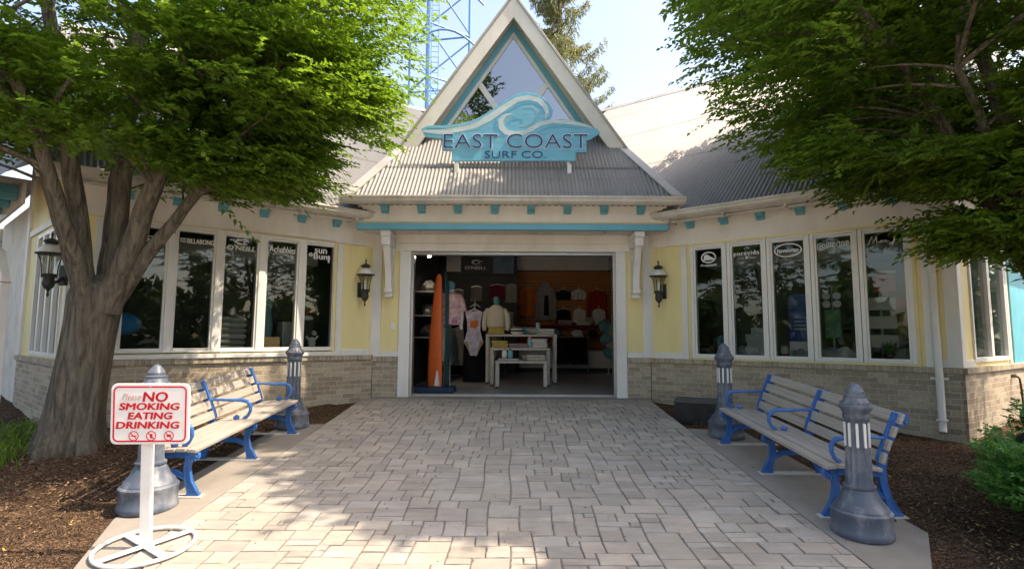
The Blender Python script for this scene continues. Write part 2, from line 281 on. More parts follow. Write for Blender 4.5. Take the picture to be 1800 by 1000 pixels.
# ------------------------------------------------------------------ mesh helpers
class MB:
    def __init__(s): s.v = []; s.f = []; s.sm = []; s.mi = []; s.m = 0
    def add(s, vs, fs, smooth=False):
        o = len(s.v); s.v += [tuple(v) for v in vs]
        for f in fs: s.f.append(tuple(i + o for i in f)); s.sm.append(smooth); s.mi.append(s.m)
        return s
    def box(s, x0, x1, y0, y1, z0, z1, mtx=None):
        vs = [Vector((x, y, z)) for z in (z0, z1) for y in (y0, y1) for x in (x0, x1)]
        if mtx: vs = [mtx @ v for v in vs]
        return s.add(vs, [(0, 2, 3, 1), (4, 5, 7, 6), (0, 1, 5, 4), (2, 6, 7, 3), (0, 4, 6, 2), (1, 3, 7, 5)])
    def prism(s, pts, a, b, axis='y', mtx=None, smooth=False):
        """closed outline pts (2-d) pushed from a to b along axis: x -> (y,z) outline, y -> (x,z), z -> (x,y)"""
        def mk(p, t):
            v = {'x': (t, p[0], p[1]), 'y': (p[0], t, p[1]), 'z': (p[0], p[1], t)}[axis]
            v = Vector(v); return mtx @ v if mtx else v
        n = len(pts); vs = [mk(p, a) for p in pts] + [mk(p, b) for p in pts]
        s.add(vs, [tuple(range(n)), tuple(range(2 * n - 1, n - 1, -1))])
        o = len(s.v) - 2 * n
        for i in range(n):
            j = (i + 1) % n; s.f.append((o + i, o + n + i, o + n + j, o + j)); s.sm.append(smooth); s.mi.append(s.m)
        return s
    def lathe(s, prof, n=24, c=(0, 0, 0), flute=None, cap=True):
        """prof: (r, z[, flute depth]) bottom to top"""
        vs = []
        for p in prof:
            fl = p[2] if len(p) > 2 else 0
            for i in range(n):
                a = 2 * math.pi * i / n; r = p[0] - (fl if i % 2 else 0)
                vs.append((c[0] + r * math.cos(a), c[1] + r * math.sin(a), c[2] + p[1]))
        fs = []
        for k in range(len(prof) - 1):
            for i in range(n):
                j = (i + 1) % n; fs.append((k * n + i, k * n + j, (k + 1) * n + j, (k + 1) * n + i))
        s.add(vs, fs, True)
        if cap:
            o = len(s.v) - len(vs)
            s.f.append(tuple(o + i for i in range(n - 1, -1, -1))); s.sm.append(False); s.mi.append(s.m)
            s.f.append(tuple(o + (len(prof) - 1) * n + i for i in range(n))); s.sm.append(False); s.mi.append(s.m)
        return s
    def tube(s, pts, rad, n=8, cap=True, flat=1.0):
        pts = [Vector(p) for p in pts]; k = len(pts)
        rads = rad if isinstance(rad, (list, tuple)) else [rad] * k
        up = None; vs = []
        for i, p in enumerate(pts):
            t = (pts[min(i + 1, k - 1)] - pts[max(i - 1, 0)])
            if t.length < 1e-9: t = Vector((0, 0, 1))
            t.normalize()
            if up is None:
                up = Vector((0, 0, 1)) if abs(t.z) < 0.9 else Vector((1, 0, 0))
            a = (up - t * up.dot(t)); a.normalize(); b = t.cross(a); up = a
            for j in range(n):
                w = 2 * math.pi * j / n
                vs.append(p + (a * math.cos(w) + b * math.sin(w) * flat) * rads[i])
        fs = [(i * n + j, i * n + (j + 1) % n, (i + 1) * n + (j + 1) % n, (i + 1) * n + j) for i in range(k - 1) for j in range(n)]
        s.add(vs, fs, True)
        if cap:
            o = len(s.v) - len(vs)
            s.f.append(tuple(o + j for j in range(n - 1, -1, -1))); s.sm.append(False); s.mi.append(s.m)
            s.f.append(tuple(o + (k - 1) * n + j for j in range(n))); s.sm.append(False); s.mi.append(s.m)
        return s
    def rings(s, rings, n=16, cap=True):
        """rings: (centre x, y, z, rx, ry) stacked ellipses"""
        vs = []
        for (x, y, z, rx, ry) in rings:
            for i in range(n):
                a = 2 * math.pi * i / n; vs.append((x + rx * math.cos(a), y + ry * math.sin(a), z))
        fs = [(k * n + i, k * n + (i + 1) % n, (k + 1) * n + (i + 1) % n, (k + 1) * n + i) for k in range(len(rings) - 1) for i in range(n)]
        s.add(vs, fs, True)
        if cap:
            o = len(s.v) - len(vs)
            s.f.append(tuple(o + i for i in range(n - 1, -1, -1))); s.sm.append(True); s.mi.append(s.m)
            s.f.append(tuple(o + (len(rings) - 1) * n + i for i in range(n))); s.sm.append(True); s.mi.append(s.m)
        return s
    def blob(s, c, r, seed=0, n=14, m=9, amp=0.12):
        rr = random.Random(seed); ph = [rr.uniform(0, 6.28) for _ in range(6)]
        vs = []
        for k in range(m):
            th = math.pi * (k + 0.02) / (m - 1 + 0.04)
            for i in range(n):
                a = 2 * math.pi * i / n
                q = 1 + amp * (math.sin(3 * a + ph[0] + 2 * th) + math.sin(5 * a + ph[1] - 3 * th) * 0.6 + math.sin(4 * th + ph[2]) * 0.6)
                vs.append((c[0] + r[0] * q * math.sin(th) * math.cos(a), c[1] + r[1] * q * math.sin(th) * math.sin(a), c[2] + r[2] * q * math.cos(th)))
        fs = [(k * n + i, (k + 1) * n + i, (k + 1) * n + (i + 1) % n, k * n + (i + 1) % n) for k in range(m - 1) for i in range(n)]
        return s.add(vs, fs, True)
    def fold(s, x0, x1, y0, y1, z0, layers, th, seed=0):
        """a stack of folded cloth: rounded, slightly irregular layers"""
        rr = random.Random(seed)
        for i in range(layers):
            dx, dy = rr.uniform(-.012, .012), rr.uniform(-.012, .012); h = th * rr.uniform(.85, 1.05)
            z = z0 + i * th; e = h * 0.45
            ring = []
            for (ins, zz) in ((e, z + .001), (e * .25, z + h * .25), (0, z + h * .5), (e * .25, z + h * .78), (e, z + h)):
                pts = []
                for (cx, cy, a0) in ((x1, y1, 0), (x0, y1, 90), (x0, y0, 180), (x1, y0, 270)):
                    sx = -1 if cx == x1 else 1; sy = -1 if cy == y1 else 1; cr = .03
                    for q in range(4):
                        a = R(a0 + q * 30); pts.append((cx + dx + sx * (cr + ins) + cr * math.cos(a), cy + dy + sy * (cr + ins) + cr * math.sin(a), zz + .004 * math.sin(7 * cx + q + i)))
                ring.append(pts)
            n = len(ring[0]); vs = [p for q in ring for p in q]
            fs = [(k * n + j, k * n + (j + 1) % n, (k + 1) * n + (j + 1) % n, (k + 1) * n + j) for k in range(4) for j in range(n)]
            fs += [tuple(range(n - 1, -1, -1)), tuple(4 * n + j for j in range(n))]
            s.add(vs, fs, True)
        return s
    def ribbon(s, pts, w, y, th):
        """painted stroke in the x-z plane: centre line pts (x,z), widths w, front at y"""
        P = [Vector((p[0], 0, p[1])) for p in pts]; n = len(P); top = []; bot = []
        for i in range(n):
            t = (P[min(i + 1, n - 1)] - P[max(i - 1, 0)]).normalized(); nn = Vector((-t.z, 0, t.x))
            top.append(P[i] + nn * w[i] * .5); bot.append(P[i] - nn * w[i] * .5)
        vs = [(p.x, y, p.z) for p in top] + [(p.x, y, p.z) for p in bot] + [(p.x, y + th, p.z) for p in top] + [(p.x, y + th, p.z) for p in bot]
        fs = []
        for i in range(n - 1):
            fs += [(n + i, n + i + 1, i + 1, i), (2 * n + i, 2 * n + i + 1, 3 * n + i + 1, 3 * n + i), (i, i + 1, 2 * n + i + 1, 2 * n + i), (n + i + 1, n + i, 3 * n + i, 3 * n + i + 1)]
        fs += [(0, 2 * n, 3 * n, n), (n - 1, 2 * n - 1, 4 * n - 1, 3 * n - 1)]
        return s.add(vs, fs)
    def islands(s):
        r_ = list(range(len(s.v)))
        def find(i):
            while r_[i] != i: r_[i] = r_[r_[i]]; i = r_[i]
            return i
        for f in s.f:
            for i in f[1:]: r_[find(i)] = find(f[0])
        out = {}
        for k, f in enumerate(s.f): out.setdefault(find(f[0]), []).append(k)
        res = []
        for fs in out.values():
            mb = MB(); mp = {}
            for k in fs:
                for i in s.f[k]:
                    if i not in mp: mp[i] = len(mb.v); mb.v.append(s.v[i])
                mb.f.append(tuple(mp[i] for i in s.f[k])); mb.sm.append(s.sm[k]); mb.mi.append(s.mi[k])
            res.append(mb)
        return res
    SPLIT = {"front_panel", "corner_board", "brick_ledge", "hip_cap", "trim_board", "rake_board", "gable_muntin", "gable_trim", "gable_window_frame", "gable_soffit", "gable_roof", "portico_roof_side", "room_wall", "downlight", "wall_panel", "display_ledge", "window_casing", "wall_shelf", "shelf"}
    def build(s, name, m, parent=None, loc=None, rot=None, world=False, bevel=0, recalc=True, seg=2):
        if name in MB.SPLIT:
            isl = s.islands()
            if len(isl) > 1:
                for q in isl: o = q.build1(name, m, parent, loc, rot, world, bevel, recalc, seg)
                return o
        return s.build1(name, m, parent, loc, rot, world, bevel, recalc, seg)
    def build1(s, name, m, parent=None, loc=None, rot=None, world=False, bevel=0, recalc=True, seg=2):
        me = bpy.data.meshes.new(name)
        vs = s.v
        if world and parent is not None:
            o = parent.location; vs = [(v[0] - o.x, v[1] - o.y, v[2] - o.z) for v in vs]
        me.from_pydata(vs, [], s.f); me.polygons.foreach_set("use_smooth", s.sm)
        ms = m if isinstance(m, (list, tuple)) else [m]
        for x in ms: me.materials.append(x)
        if any(s.sm): me.set_sharp_from_angle(angle=R(42))
        if len(ms) > 1: me.polygons.foreach_set("material_index", s.mi)
        me.update()
        if recalc:
            bm = bmesh.new(); bm.from_mesh(me); bmesh.ops.recalc_face_normals(bm, faces=bm.faces); bm.to_mesh(me); bm.free()
        ob = bpy.data.objects.new(name, me); COL.objects.link(ob)
        if parent is not None: ob.parent = parent
        if loc is not None: ob.location = loc
        if rot is not None: ob.rotation_euler = rot
        if bevel:
            b = ob.modifiers.new("bevel", 'BEVEL'); b.width = bevel; b.segments = seg; b.limit_method = 'ANGLE'; b.angle_limit = R(40)
        return ob

def tag(o, label=None, cat=None, group=None, kind=None):
    if label: o["label"] = label
    if cat: o["category"] = cat
    if group: o["group"] = group
    if kind: o["kind"] = kind
    return o
def thing(name, label, cat, loc=(0, 0, 0), rot=(0, 0, 0), group=None):
    o = bpy.data.objects.new(name, None); COL.objects.link(o); o.empty_display_size = 0.1
    o.location = loc; o.rotation_euler = rot
    return tag(o, label, cat, group)
def struct(o): o["kind"] = "structure"; return o
def children(o): return [c for c in bpy.data.objects if c.parent == o]
def copy_tree(o, parent=None):
    c = o.copy(); COL.objects.link(c)
    if parent is not None: c.parent = parent
    for ch in children(o): copy_tree(ch, c)
    return c

_txt = {}
def text_geo(s, w=None, h=None, bold=0.0, shear=0.0, extrude=0.003, sx=1.0, space=1.0):
    """verts (x, z) + depth and faces of one line of lettering, centred on its box"""
    cu = bpy.data.curves.new("t", 'FONT'); cu.body = s; cu.size = 1.0; cu.offset = bold * .35 if bold > 0 else bold; cu.shear = shear; cu.extrude = 0.5; cu.space_character = space; cu.resolution_u = 3
    ob = bpy.data.objects.new("t", cu); COL.objects.link(ob)
    dg = bpy.context.evaluated_depsgraph_get(); dg.update()
    me = bpy.data.meshes.new_from_object(ob.evaluated_get(dg))
    vs = [tuple(v.co) for v in me.vertices]; fs = [tuple(p.vertices) for p in me.polygons]
    bpy.data.objects.remove(ob); bpy.data.curves.remove(cu); bpy.data.meshes.remove(me)
    x0, x1 = min(v[0] for v in vs), max(v[0] for v in vs); y0, y1 = min(v[1] for v in vs), max(v[1] for v in vs)
    kx = (w / (x1 - x0)) if w else None; ky = (h / (y1 - y0)) if h else None
    kx = kx if kx else ky * sx; ky = ky if ky else kx / sx
    return [((v[0] - (x0 + x1) / 2) * kx, v[2] * extrude, (v[1] - (y0 + y1) / 2) * ky) for v in vs], fs
def add_text(mb, s, cx, y, cz, fat=0.0, **k):
    vs, fs = text_geo(s, **k)
    for dx, dz in (((0, 0),) if not fat else ((-fat, 0), (fat, 0), (0, fat * .6), (0, -fat * .6))):
        yy = y - (dx + dz * .7 + fat) * .05; mb.add([(v[0] + cx + dx, yy + v[1], v[2] + cz + dz) for v in vs], fs)
    return mb
def ringshape(mb, cx, cz, r, t, y, th, n=28, rz=None):
    rz = rz or r
    P = [(cx + r * math.cos(2 * math.pi * i / n), cz + rz * math.sin(2 * math.pi * i / n)) for i in range(n + 1)]
    return mb.ribbon(P, [t] * (n + 1), y, th)

# ------------------------------------------------------------------ ground, walkway, slabs
def ramp(y):
    if y > YF: return 0.0
    if y > 0: return SL * (y - YF)
    return -SL * YF + SL * (y if y > -4 else -4) * 0.5
def ground_sheet():
    def axis(lo, hi, step, far):
        a = list(np.arange(lo, hi + 1e-6, step)); return np.array([-x for x in far[::-1]] + a + far)
    far = [14, 17, 22, 30, 45, 80, 150, 300]
    xs = axis(-12, 12, 0.09, far); ys = np.concatenate([[-300, -150, -80, -40, -22, -14, -9, -6, -4], np.arange(-3, 9.7, 0.09), [10.2, 11, 12, 14, 18, 25, 40, 80, 150, 400]])
    X, Yg = np.meshgrid(xs, ys)
    Z = np.vectorize(ramp)(Yg) - 0.03
    bump = 0.012 * np.sin(X * 3.1 + 1.3 * np.sin(Yg * 2.3)) + 0.010 * np.sin(Yg * 4.7 + X * 1.7) + rng.normal(0, 0.006, X.shape)
    inner = (np.abs(X) < 12) & (Yg > -3) & (Yg < 9.6)
    Z = Z + np.where(inner, bump, 0)
    # beds mound up a little round the left tree; the slab's bed stays below the slab
    Z += 0.10 * np.exp(-(((X + 4.95) ** 2 + (Yg - 6.1) ** 2) / 1.1))
    Z += 0.05 * np.exp(-(((X - 4.4) ** 2 + (Yg - 5.2) ** 2) / 1.3))
    under = (X > -3.0) & (X < 2.95) & (Yg < 9.7) & ((Yg > 4.2) | ((X > -2.6) & (X < 2.3)))
    Z = np.where(under, np.vectorize(ramp)(Yg) - 0.07, Z)
    n, k = X.shape
    v = np.stack([X, Yg, Z], -1).reshape(-1, 3)
    f = [(i * k + j, i * k + j + 1, (i + 1) * k + j + 1, (i + 1) * k + j) for i in range(n - 1) for j in range(k - 1)]
    mb = MB(); mb.v = v.tolist(); mb.f = f; mb.sm = [True] * len(f); mb.mi = [0] * len(f)
    return struct(mb.build("ground", M['mulch'], recalc=False))
ground_sheet()

def walkway():
    cell = 0.084; x0w, x1w, y0w, y1w = -2.55, 2.36, -3.0, 9.33
    nx, ny = int(round((x1w - x0w) / cell)), int(round((y1w - y0w) / cell))
    cx = (x1w - x0w) / nx; cy = (y1w - y0w) / ny
    occ = np.zeros((nx, ny), bool); sizes = [((3, 2), 7), ((2, 2), 5), ((2, 1), 6), ((3, 1), 3), ((4, 2), 2), ((3, 3), 1.2), ((2, 3), 1), ((1, 1), 0.6)]
    rr = random.Random(21); tiles = []
    for j in range(ny):
        for i in range(nx):
            if occ[i, j]: continue
            ok = [(s, w) for s, w in sizes if i + s[0] <= nx and j + s[1] <= ny and not occ[i:i + s[0], j:j + s[1]].any()]
            if not ok: ok = [((1, 1), 1)]
            s = rr.choices([o[0] for o in ok], [o[1] for o in ok])[0]
            occ[i:i + s[0], j:j + s[1]] = True; tiles.append((i, j, *s))
    vs, fs, cols = [], [], []
    base = [(0.40, 0.357, 0.308), (0.385, 0.35, 0.308), (0.42, 0.37, 0.318), (0.395, 0.36, 0.322), (0.37, 0.33, 0.285)]
    def wob(x, y): return 0.010 * math.sin(5.3 * y + 2.1 * math.sin(1.7 * x)) , 0.007 * math.sin(4.1 * x + 1.9 * math.sin(2.3 * y))
    for (i, j, w, h) in tiles:
        g = 0.0030; a0, a1 = x0w + i * cx + g, x0w + (i + w) * cx - g; b0, b1 = y0w + j * cy + g, y0w + (j + h) * cy - g
        k = rr.uniform(.88, 1.1); c = rr.choice(base); c = (c[0] * k, c[1] * k, c[2] * k); dz = rr.uniform(-.003, .003)
        per = []
        nseg = 3
        for (p, q) in (((a0, b0), (a1, b0)), ((a1, b0), (a1, b1)), ((a1, b1), (a0, b1)), ((a0, b1), (a0, b0))):
            for t in range(nseg):
                x = p[0] + (q[0] - p[0]) * t / nseg; y = p[1] + (q[1] - p[1]) * t / nseg
                d = wob(x, y); jx, jy = rr.uniform(-.003, .003), rr.uniform(-.003, .003)
                per.append((x + (d[0] if i and i + w < nx else 0) + jx, y + d[1] + jy))
        mx, my = (a0 + a1) / 2, (b0 + b1) / 2; n = len(per); o = len(vs)
        for (x, y) in per: vs.append((x, y, ramp(y) - 0.016))
        for (x, y) in per: vs.append((x + (mx - x) / max(abs(mx - x), .05) * .002, y + (my - y) / max(abs(my - y), .05) * .002, ramp(y) - 0.004 + dz))
        for (x, y) in per: vs.append((x + (mx - x) / max(abs(mx - x), .06) * .010, y + (my - y) / max(abs(my - y), .06) * .010, ramp(y) + dz))
        for r_ in (0, 1):
            for t in range(n): fs.append((o + r_ * n + t, o + r_ * n + (t + 1) % n, o + (r_ + 1) * n + (t + 1) % n, o + (r_ + 1) * n + t)); cols.append(tuple(v * (.74 if r_ == 0 else .93) for v in c))
        fs.append(tuple(o + 2 * n + t for t in range(n))); cols.append(c)
    nf = len(fs)
    # joint bed just under the stones
    o = len(vs); st = list(np.arange(y0w, y1w + .01, 0.5)); st[-1] = y1w
    for y in st: vs += [(x0w, y, ramp(y) - 0.0125), (x1w, y, ramp(y) - 0.0125)]
    for q in range(len(st) - 1): fs.append((o + 2 * q, o + 2 * q + 1, o + 2 * q + 3, o + 2 * q + 2)); cols.append((.1, .09, .08))
    me = bpy.data.meshes.new("walkway"); me.from_pydata(vs, [], fs)
    me.materials.append(M['paver']); me.materials.append(M['joint'])
    mi = [0] * nf + [1] * (len(fs) - nf); me.polygons.foreach_set("material_index", mi)
    ca = me.attributes.new("tint", 'FLOAT_COLOR', 'FACE'); ca.data.foreach_set("color", [x for c in cols for x in (*c, 1)])
    me.update(); ob = bpy.data.objects.new("walkway", me); COL.objects.link(ob); struct(ob)
walkway()

def slab(name, out, th=0.12, lift=0.0):
    mb = MB(); n = len(out)
    vs = [(x, y, ramp(y) + lift) for x, y in out] + [(x, y, ramp(y) + lift - th) for x, y in out]
    mb.add(vs, [tuple(range(n)), tuple(range(2 * n - 1, n - 1, -1))] + [(i, n + i, n + (i + 1) % n, (i + 1) % n) for i in range(n)])
    return struct(mb.build(name, M['concrete'], bevel=0.006))
slab("concrete_strip", [(2.366, 3.15), (3.14, 4.22), (3.05, 7.25), (2.366, 7.4)], lift=-0.001)
slab("concrete_strip", [(-2.556, 3.3), (-2.556, 7.55), (-3.1, 7.45), (-3.12, 4.40), (-2.8, 3.6)], lift=-0.001)
slab("threshold_slab", [(-2.42, 9.335), (2.42, 9.335), (2.42, 9.62), (-2.42, 9.62)], lift=-0.004)

# unseen plaza behind the viewer, added to throw sunlight onto the shop front
mb = MB(); mb.add([(-26, -27, ramp(-27) + .03), (26, -27, ramp(-27) + .03), (26, -3.02, ramp(-4) + .075), (-26, -3.02, ramp(-4) + .075)], [(0, 1, 2, 3)])
struct(mb.build("bounce_plaza", mat("bounce_plaza_concrete", (0.66, 0.62, 0.55), 0.85, 0.08, 1.5, dirt=(0.3, 0.28, 0.25), dirt_amt=0.5, dscale=.5)))

# ------------------------------------------------------------------ mulch chips and dropped leaves
def chips(name, mats, n, xr, yr, size, lift, seed, keep=None, pale=False):
    r = np.random.default_rng(seed); mb = MB()
    k = 0
    while k < n:
        x, y = r.uniform(*xr), r.uniform(*yr)
        if keep and not keep(x, y): continue
        k += 1
        z = ramp(y) - 0.02 + lift + 0.10 * math.exp(-((x + 4.95) ** 2 + (y - 6.1) ** 2) / 1.1) * (x < 0) + 0.05 * math.exp(-((x - 4.4) ** 2 + (y - 5.2) ** 2) / 1.3) * (x > 0)
        L, W, H = size[0] * r.uniform(.5, 1.5), size[1] * r.uniform(.6, 1.4), size[2]
        m = Matrix.Translation((x, y, z + r.uniform(0, .012))) @ Euler((r.normal(0, .35), r.normal(0, .35), r.uniform(0, 6.28))).to_matrix().to_4x4()
        mb.m = int(r.integers(0, len(mats)))
        if pale:
            mb.add([m @ Vector(p) for p in ((-L, 0, 0), (0, -W, .004), (L, 0, 0), (0, W, .006))], [(0, 1, 2, 3)])
        else:
            mb.add([m @ Vector(p) for p in ((-L, -W, 0), (L, -W * .7, 0), (L * .9, W, 0), (-L, W * .8, 0), (-L, -W, H), (L, -W * .7, H), (L * .9, W, H), (-L, W * .8, H))],
                   [(4, 5, 6, 7), (0, 1, 5, 4), (1, 2, 6, 5), (2, 3, 7, 6), (3, 0, 4, 7)])
    return tag(mb.build(name, mats, recalc=False), kind="stuff")
chip_m = [mat("mulch_chip_dark", (0.045, 0.024, 0.014), 0.95, 0.3, 20), mat("mulch_chip_brown", (0.12, 0.066, 0.035), 0.95, 0.3, 20), mat("mulch_chip_tan", (0.24, 0.15, 0.085), 0.95, 0.3, 20)]
def in_bed(x, y):
    wall = 9.0 - abs(x) * .3 if abs(x) < 3 else YF - .35 - (abs(x) - 2.44) * .83
    if y > wall: return False
    if x < 0: return x < -2.58 and not (x > -3.24 and 3.5 < y < 7.5)
    return x > 2.5 and not (x < 3.16 and 3.0 < y < 7.4)
chips("mulch_chips", chip_m, 19000, (-7.5, 6.2), (1.2, 9.3), (.014, .0045, .004), 0.0, 3, in_bed)
drop_m = [mat("dropped_leaf_yellow", (0.42, 0.33, 0.08), 0.7, 0.2, 20), mat("dropped_leaf_tan", (0.38, 0.28, 0.17), 0.8, 0.2, 20)]
chips("fallen_leaves", drop_m, 900, (-7, 6), (1.5, 9.0), (.014, .006, .002), 0.014, 5, in_bed, True)
chips("leaf_litter", drop_m + chip_m, 520, (-2.5, 2.6), (2.2, 9.2), (.011, .005, .002), 0.024, 6, None, True)
# ------------------------------------------------------------------ the shop
shop = thing("shop_building", "yellow surf shop with corrugated grey roofs, brick base and a pointed gable", "shop", (0, YF, 0))
TH = math.atan(950 / 1149.0)
HX = 2.445             # half width of the front
WL = 4.22              # length of each splayed wing
def P(mb, name, m, **k): return mb.build(name, M[m] if isinstance(m, str) else m, shop, **k)
def front(mb, name, m, **k):   # front frame: x across, y inward from the front plane
    return mb.build(name, M[m] if isinstance(m, str) else m, shop, **k)

# ---- front wall round the door (x, y relative to the front plane)
mb = MB(); mb.box(-2.44, -2.0, -.03, .2, -.5, .60); front(mb, "brick_base", 'brick')
mb = MB(); mb.box(2.03, 2.44, -.03, .2, -.5, .60); front(mb, "brick_base", 'brick')
mb = MB(); mb.box(-2.46, -2.002, -.055, .2, .60, .685); mb.box(2.032, 2.46, -.055, .2, .60, .685); front(mb, "brick_ledge", 'rowlock', bevel=.004)
mb = MB(); mb.box(-2.44, -1.99, .0, .2, .685, 2.86); mb.box(2.02, 2.44, 0, .2, .685, 2.86); front(mb, "front_panel", 'yellow')
mb = MB()
for s in (-1, 1):
    o = 0.0 if s < 0 else 0.03
    mb.box(*sorted((s * 2.56, s * 2.32)), -.035, .15, .686, 2.86)
    mb.box(*sorted((s * 1.995 + o, s * 1.80 + o * 1.4)), -.05, .16, -.012, 2.555)
mb.box(-2.318, -1.998, -.03, -.002, .686, .78); mb.box(2.04, 2.318, -.03, -.002, .686, .78)
front(mb, "corner_board", 'white', bevel=.006)
mb = MB(); mb.box(-2.32, 2.32, -.05, .16, 2.556, 2.70); mb.box(-2.32, 2.32, -.04, .16, 2.702, 2.86); mb.box(-2.32, 2.32, -.06, .02, 2.675, 2.695); front(mb, "door_head", 'cream', bevel=.005)
mb = MB()
mb.box(-1.80, -1.755, .0, .17, -.02, 2.55); mb.box(1.80, 1.845, .0, .17, -.02, 2.55); mb.box(-1.755, 1.80, .02, .17, 2.50, 2.55)
mb.box(-1.755, 1.80, .03, .15, -.03, .012); mb.box(-1.755, 1.80, .075, .085, .012, .03)
front(mb, "door_frame", 'metal', bevel=.003)
mb = MB(); mb.box(-2.14, -2.06, -.012, .0, 1.16, 1.28); front(mb, "switch_plate", 'enamel', bevel=.003)

# ---- portico box over the door
PY = 9.0 - YF
mb = MB(); mb.box(-2.615, 2.615, PY, -.06, 2.975, 3.262); front(mb, "frieze", 'cream', bevel=.004)
mb = MB(); mb.box(-2.63, 2.63, PY - .022, -.06, 2.945, 2.972); front(mb, "frieze_bead", mat("bead_yellow", (0.68, 0.60, 0.36), 0.5, 0.05), bevel=.003)
mb = MB(); mb.box(-2.63, 2.63, PY - .034, PY + .10, 2.835, 2.942); front(mb, "blue_band", 'band', bevel=.008)
mb = MB(); mb.box(-2.63, -1.62, PY + .1, -.065, 2.85, 2.94); mb.box(1.62, 2.63, PY + .1, -.065, 2.85, 2.94); mb.box(-1.62, 1.62, PY + .42, -.065, 2.85, 2.94); mb.box(-1.62, 1.62, PY + .10, PY + .42, 2.90, 2.94)
mb.box(-1.55, -.45, PY + .14, PY + .40, 2.842, 2.898); mb.box(-.445, 1.55, PY + .14, PY + .40, 2.842, 2.898)
front(mb, "portico_soffit", 'soffit', bevel=.004)
mb = MB()
for x in (-1.0, .25): mb.lathe([(.045, 0), (.05, .006), (.038, .012)], 16, (x + .25, PY + .26, 2.828))
front(mb, "downlight", 'opal')
mb = MB(); mb.box(-2.70, 2.70, -.90, -.06, 3.265, 3.29); front(mb, "eave_soffit", 'soffit')
mb = MB()
for i in range(48):
    x = -2.5 + i * .107; mb.box(x, x + .05, PY - .012, PY - .001, 3.252, 3.262)
front(mb, "soffit_vent", mat("vent_dark_grey", (0.16, 0.14, 0.12), 0.8, 0.1))  # row of dark grey vent strips under the eave
def corbel_geo(mb, mtx=None):
    mb.prism([(-.01, .15), (-.14, .15), (-.14, .085), (-.125, .085), (-.11, .055), (-.085, .04), (-.05, .035), (-.05, .0), (-.01, .0)], -.062, .062, 'x', mtx)
for i in range(8):
    x = at(676 + i * 64.4, 369, 8.93).x
    mb = MB(); corbel_geo(mb); mb.build("corbel", M['teal'], shop, loc=(x, PY + .008, 3.105), bevel=.006)
# bracket posts
prof = [(.52, 2.83), (.52, 2.74), (.50, 2.735), (.50, 2.60), (.44, 2.585)]
for x in (-2.15, 2.16):
    mb = MB()
    mb.box(x - .085, x + .085, -.56, -.08, 2.74, 2.832); mb.box(x - .075, x + .075, -.53, -.08, 2.59, 2.738)
    out = [(-.46, 2.59), (-.40, 2.42), (-.315, 2.25), (-.265, 2.10), (-.255, 1.93), (-.255, 1.88), (-.085, 1.88), (-.085, 2.20), (-.11, 2.32), (-.19, 2.46), (-.29, 2.54), (-.36, 2.59)]
    mb.prism(out, x - .055, x + .055, 'x')
    mb.box(x - .07, x + .07, -.275, -.07, 1.80, 1.878); mb.box(x - .065, x + .065, -.21, -.055, 1.72, 1.798); mb.box(x - .05, x + .05, -.085, -.002, 1.74, 2.74)
    front(mb, "bracket_post", 'enamel', bevel=.006)
# gutter and roof apron of the portico
def gutter_prof(w=.13, h=.115): return [(0, 0), (w * .45, -.005), (w * .8, .03), (w * .85, .07), (w, .085), (w, h), (w - .012, h), (w - .012, h - .02), (.012, h - .03), (0, h - .03)]
mb = MB(); mb.prism([(-(.90 + p[0]) , 3.205 + p[1]) for p in gutter_prof()], -2.82, 2.82, 'x'); mb.box(-2.80, 2.80, -.897, -.875, 3.20, 3.345); front(mb, "gutter", 'gutter', bevel=.004)

PER, AMP = 0.0672, 0.0105
def corrugated(mb, o, u, w, s0, s1, vfun, rows=4):
    """sheet over s in [s0, s1] along unit u; slope direction w (unit); each column spans vfun(s)"""
    u, w, o = Vector(u), Vector(w), Vector(o); n = u.cross(w); n = n if n.z > 0 else -n
    step = PER / 6; k = int((s1 - s0) / step); base = len(mb.v); cnt = 0
    for i in range(k + 1):
        s = s0 + i * step; v0, v1 = vfun(s)
        if v1 < v0: v1 = v0
        h = AMP * math.cos(2 * math.pi * s / PER)
        for r_ in range(rows):
            v = v0 + (v1 - v0) * r_ / (rows - 1)
            q = o + u * s + w * v + n * (h + .012 * (r_ == 0) * 0)
            mb.v.append(tuple(q))
    for i in range(k):
        for r_ in range(rows - 1):
            a = base + i * rows + r_; mb.f.append((a, a + rows, a + rows + 1, a + 1)); mb.sm.append(True); mb.mi.append(0)
GY = 10.3 - YF          # gable wall
ez, ey, hipx = 3.335, 8.66 - YF, 2.76
w_ap = Vector((0, 1, 1.0)).normalized()
def ap(s):   # hip edge narrows by .52 per metre of run
    run = 1.66; m = (hipx - abs(s)) / .50
    return (0, max(0, min(run, m)) * 2 ** .5)
mb = MB()
def ap1(s): a0, b0 = ap(s); return a0, min(b0, 1.02)
def ap2(s): a0, b0 = ap(s); return min(.96, b0), b0
corrugated(mb, (0, ey, ez), (1, 0, 0), w_ap, -hipx, hipx, ap1); corrugated(mb, (0, ey - .008, ez + .009), (1, 0, 0), w_ap, -hipx, hipx, ap2)
for k in range(60):
    x = -2.5 + k * PER * 1.25
    for v in (.10, .55, 1.08):
        if v < ap(x)[1] - .1:
            q = Vector((round(x / PER) * PER, ey, ez)) + w_ap * v; mb.lathe([(.012, 0), (.010, .006)], 6, (q.x, q.y - .008, q.z + .012))
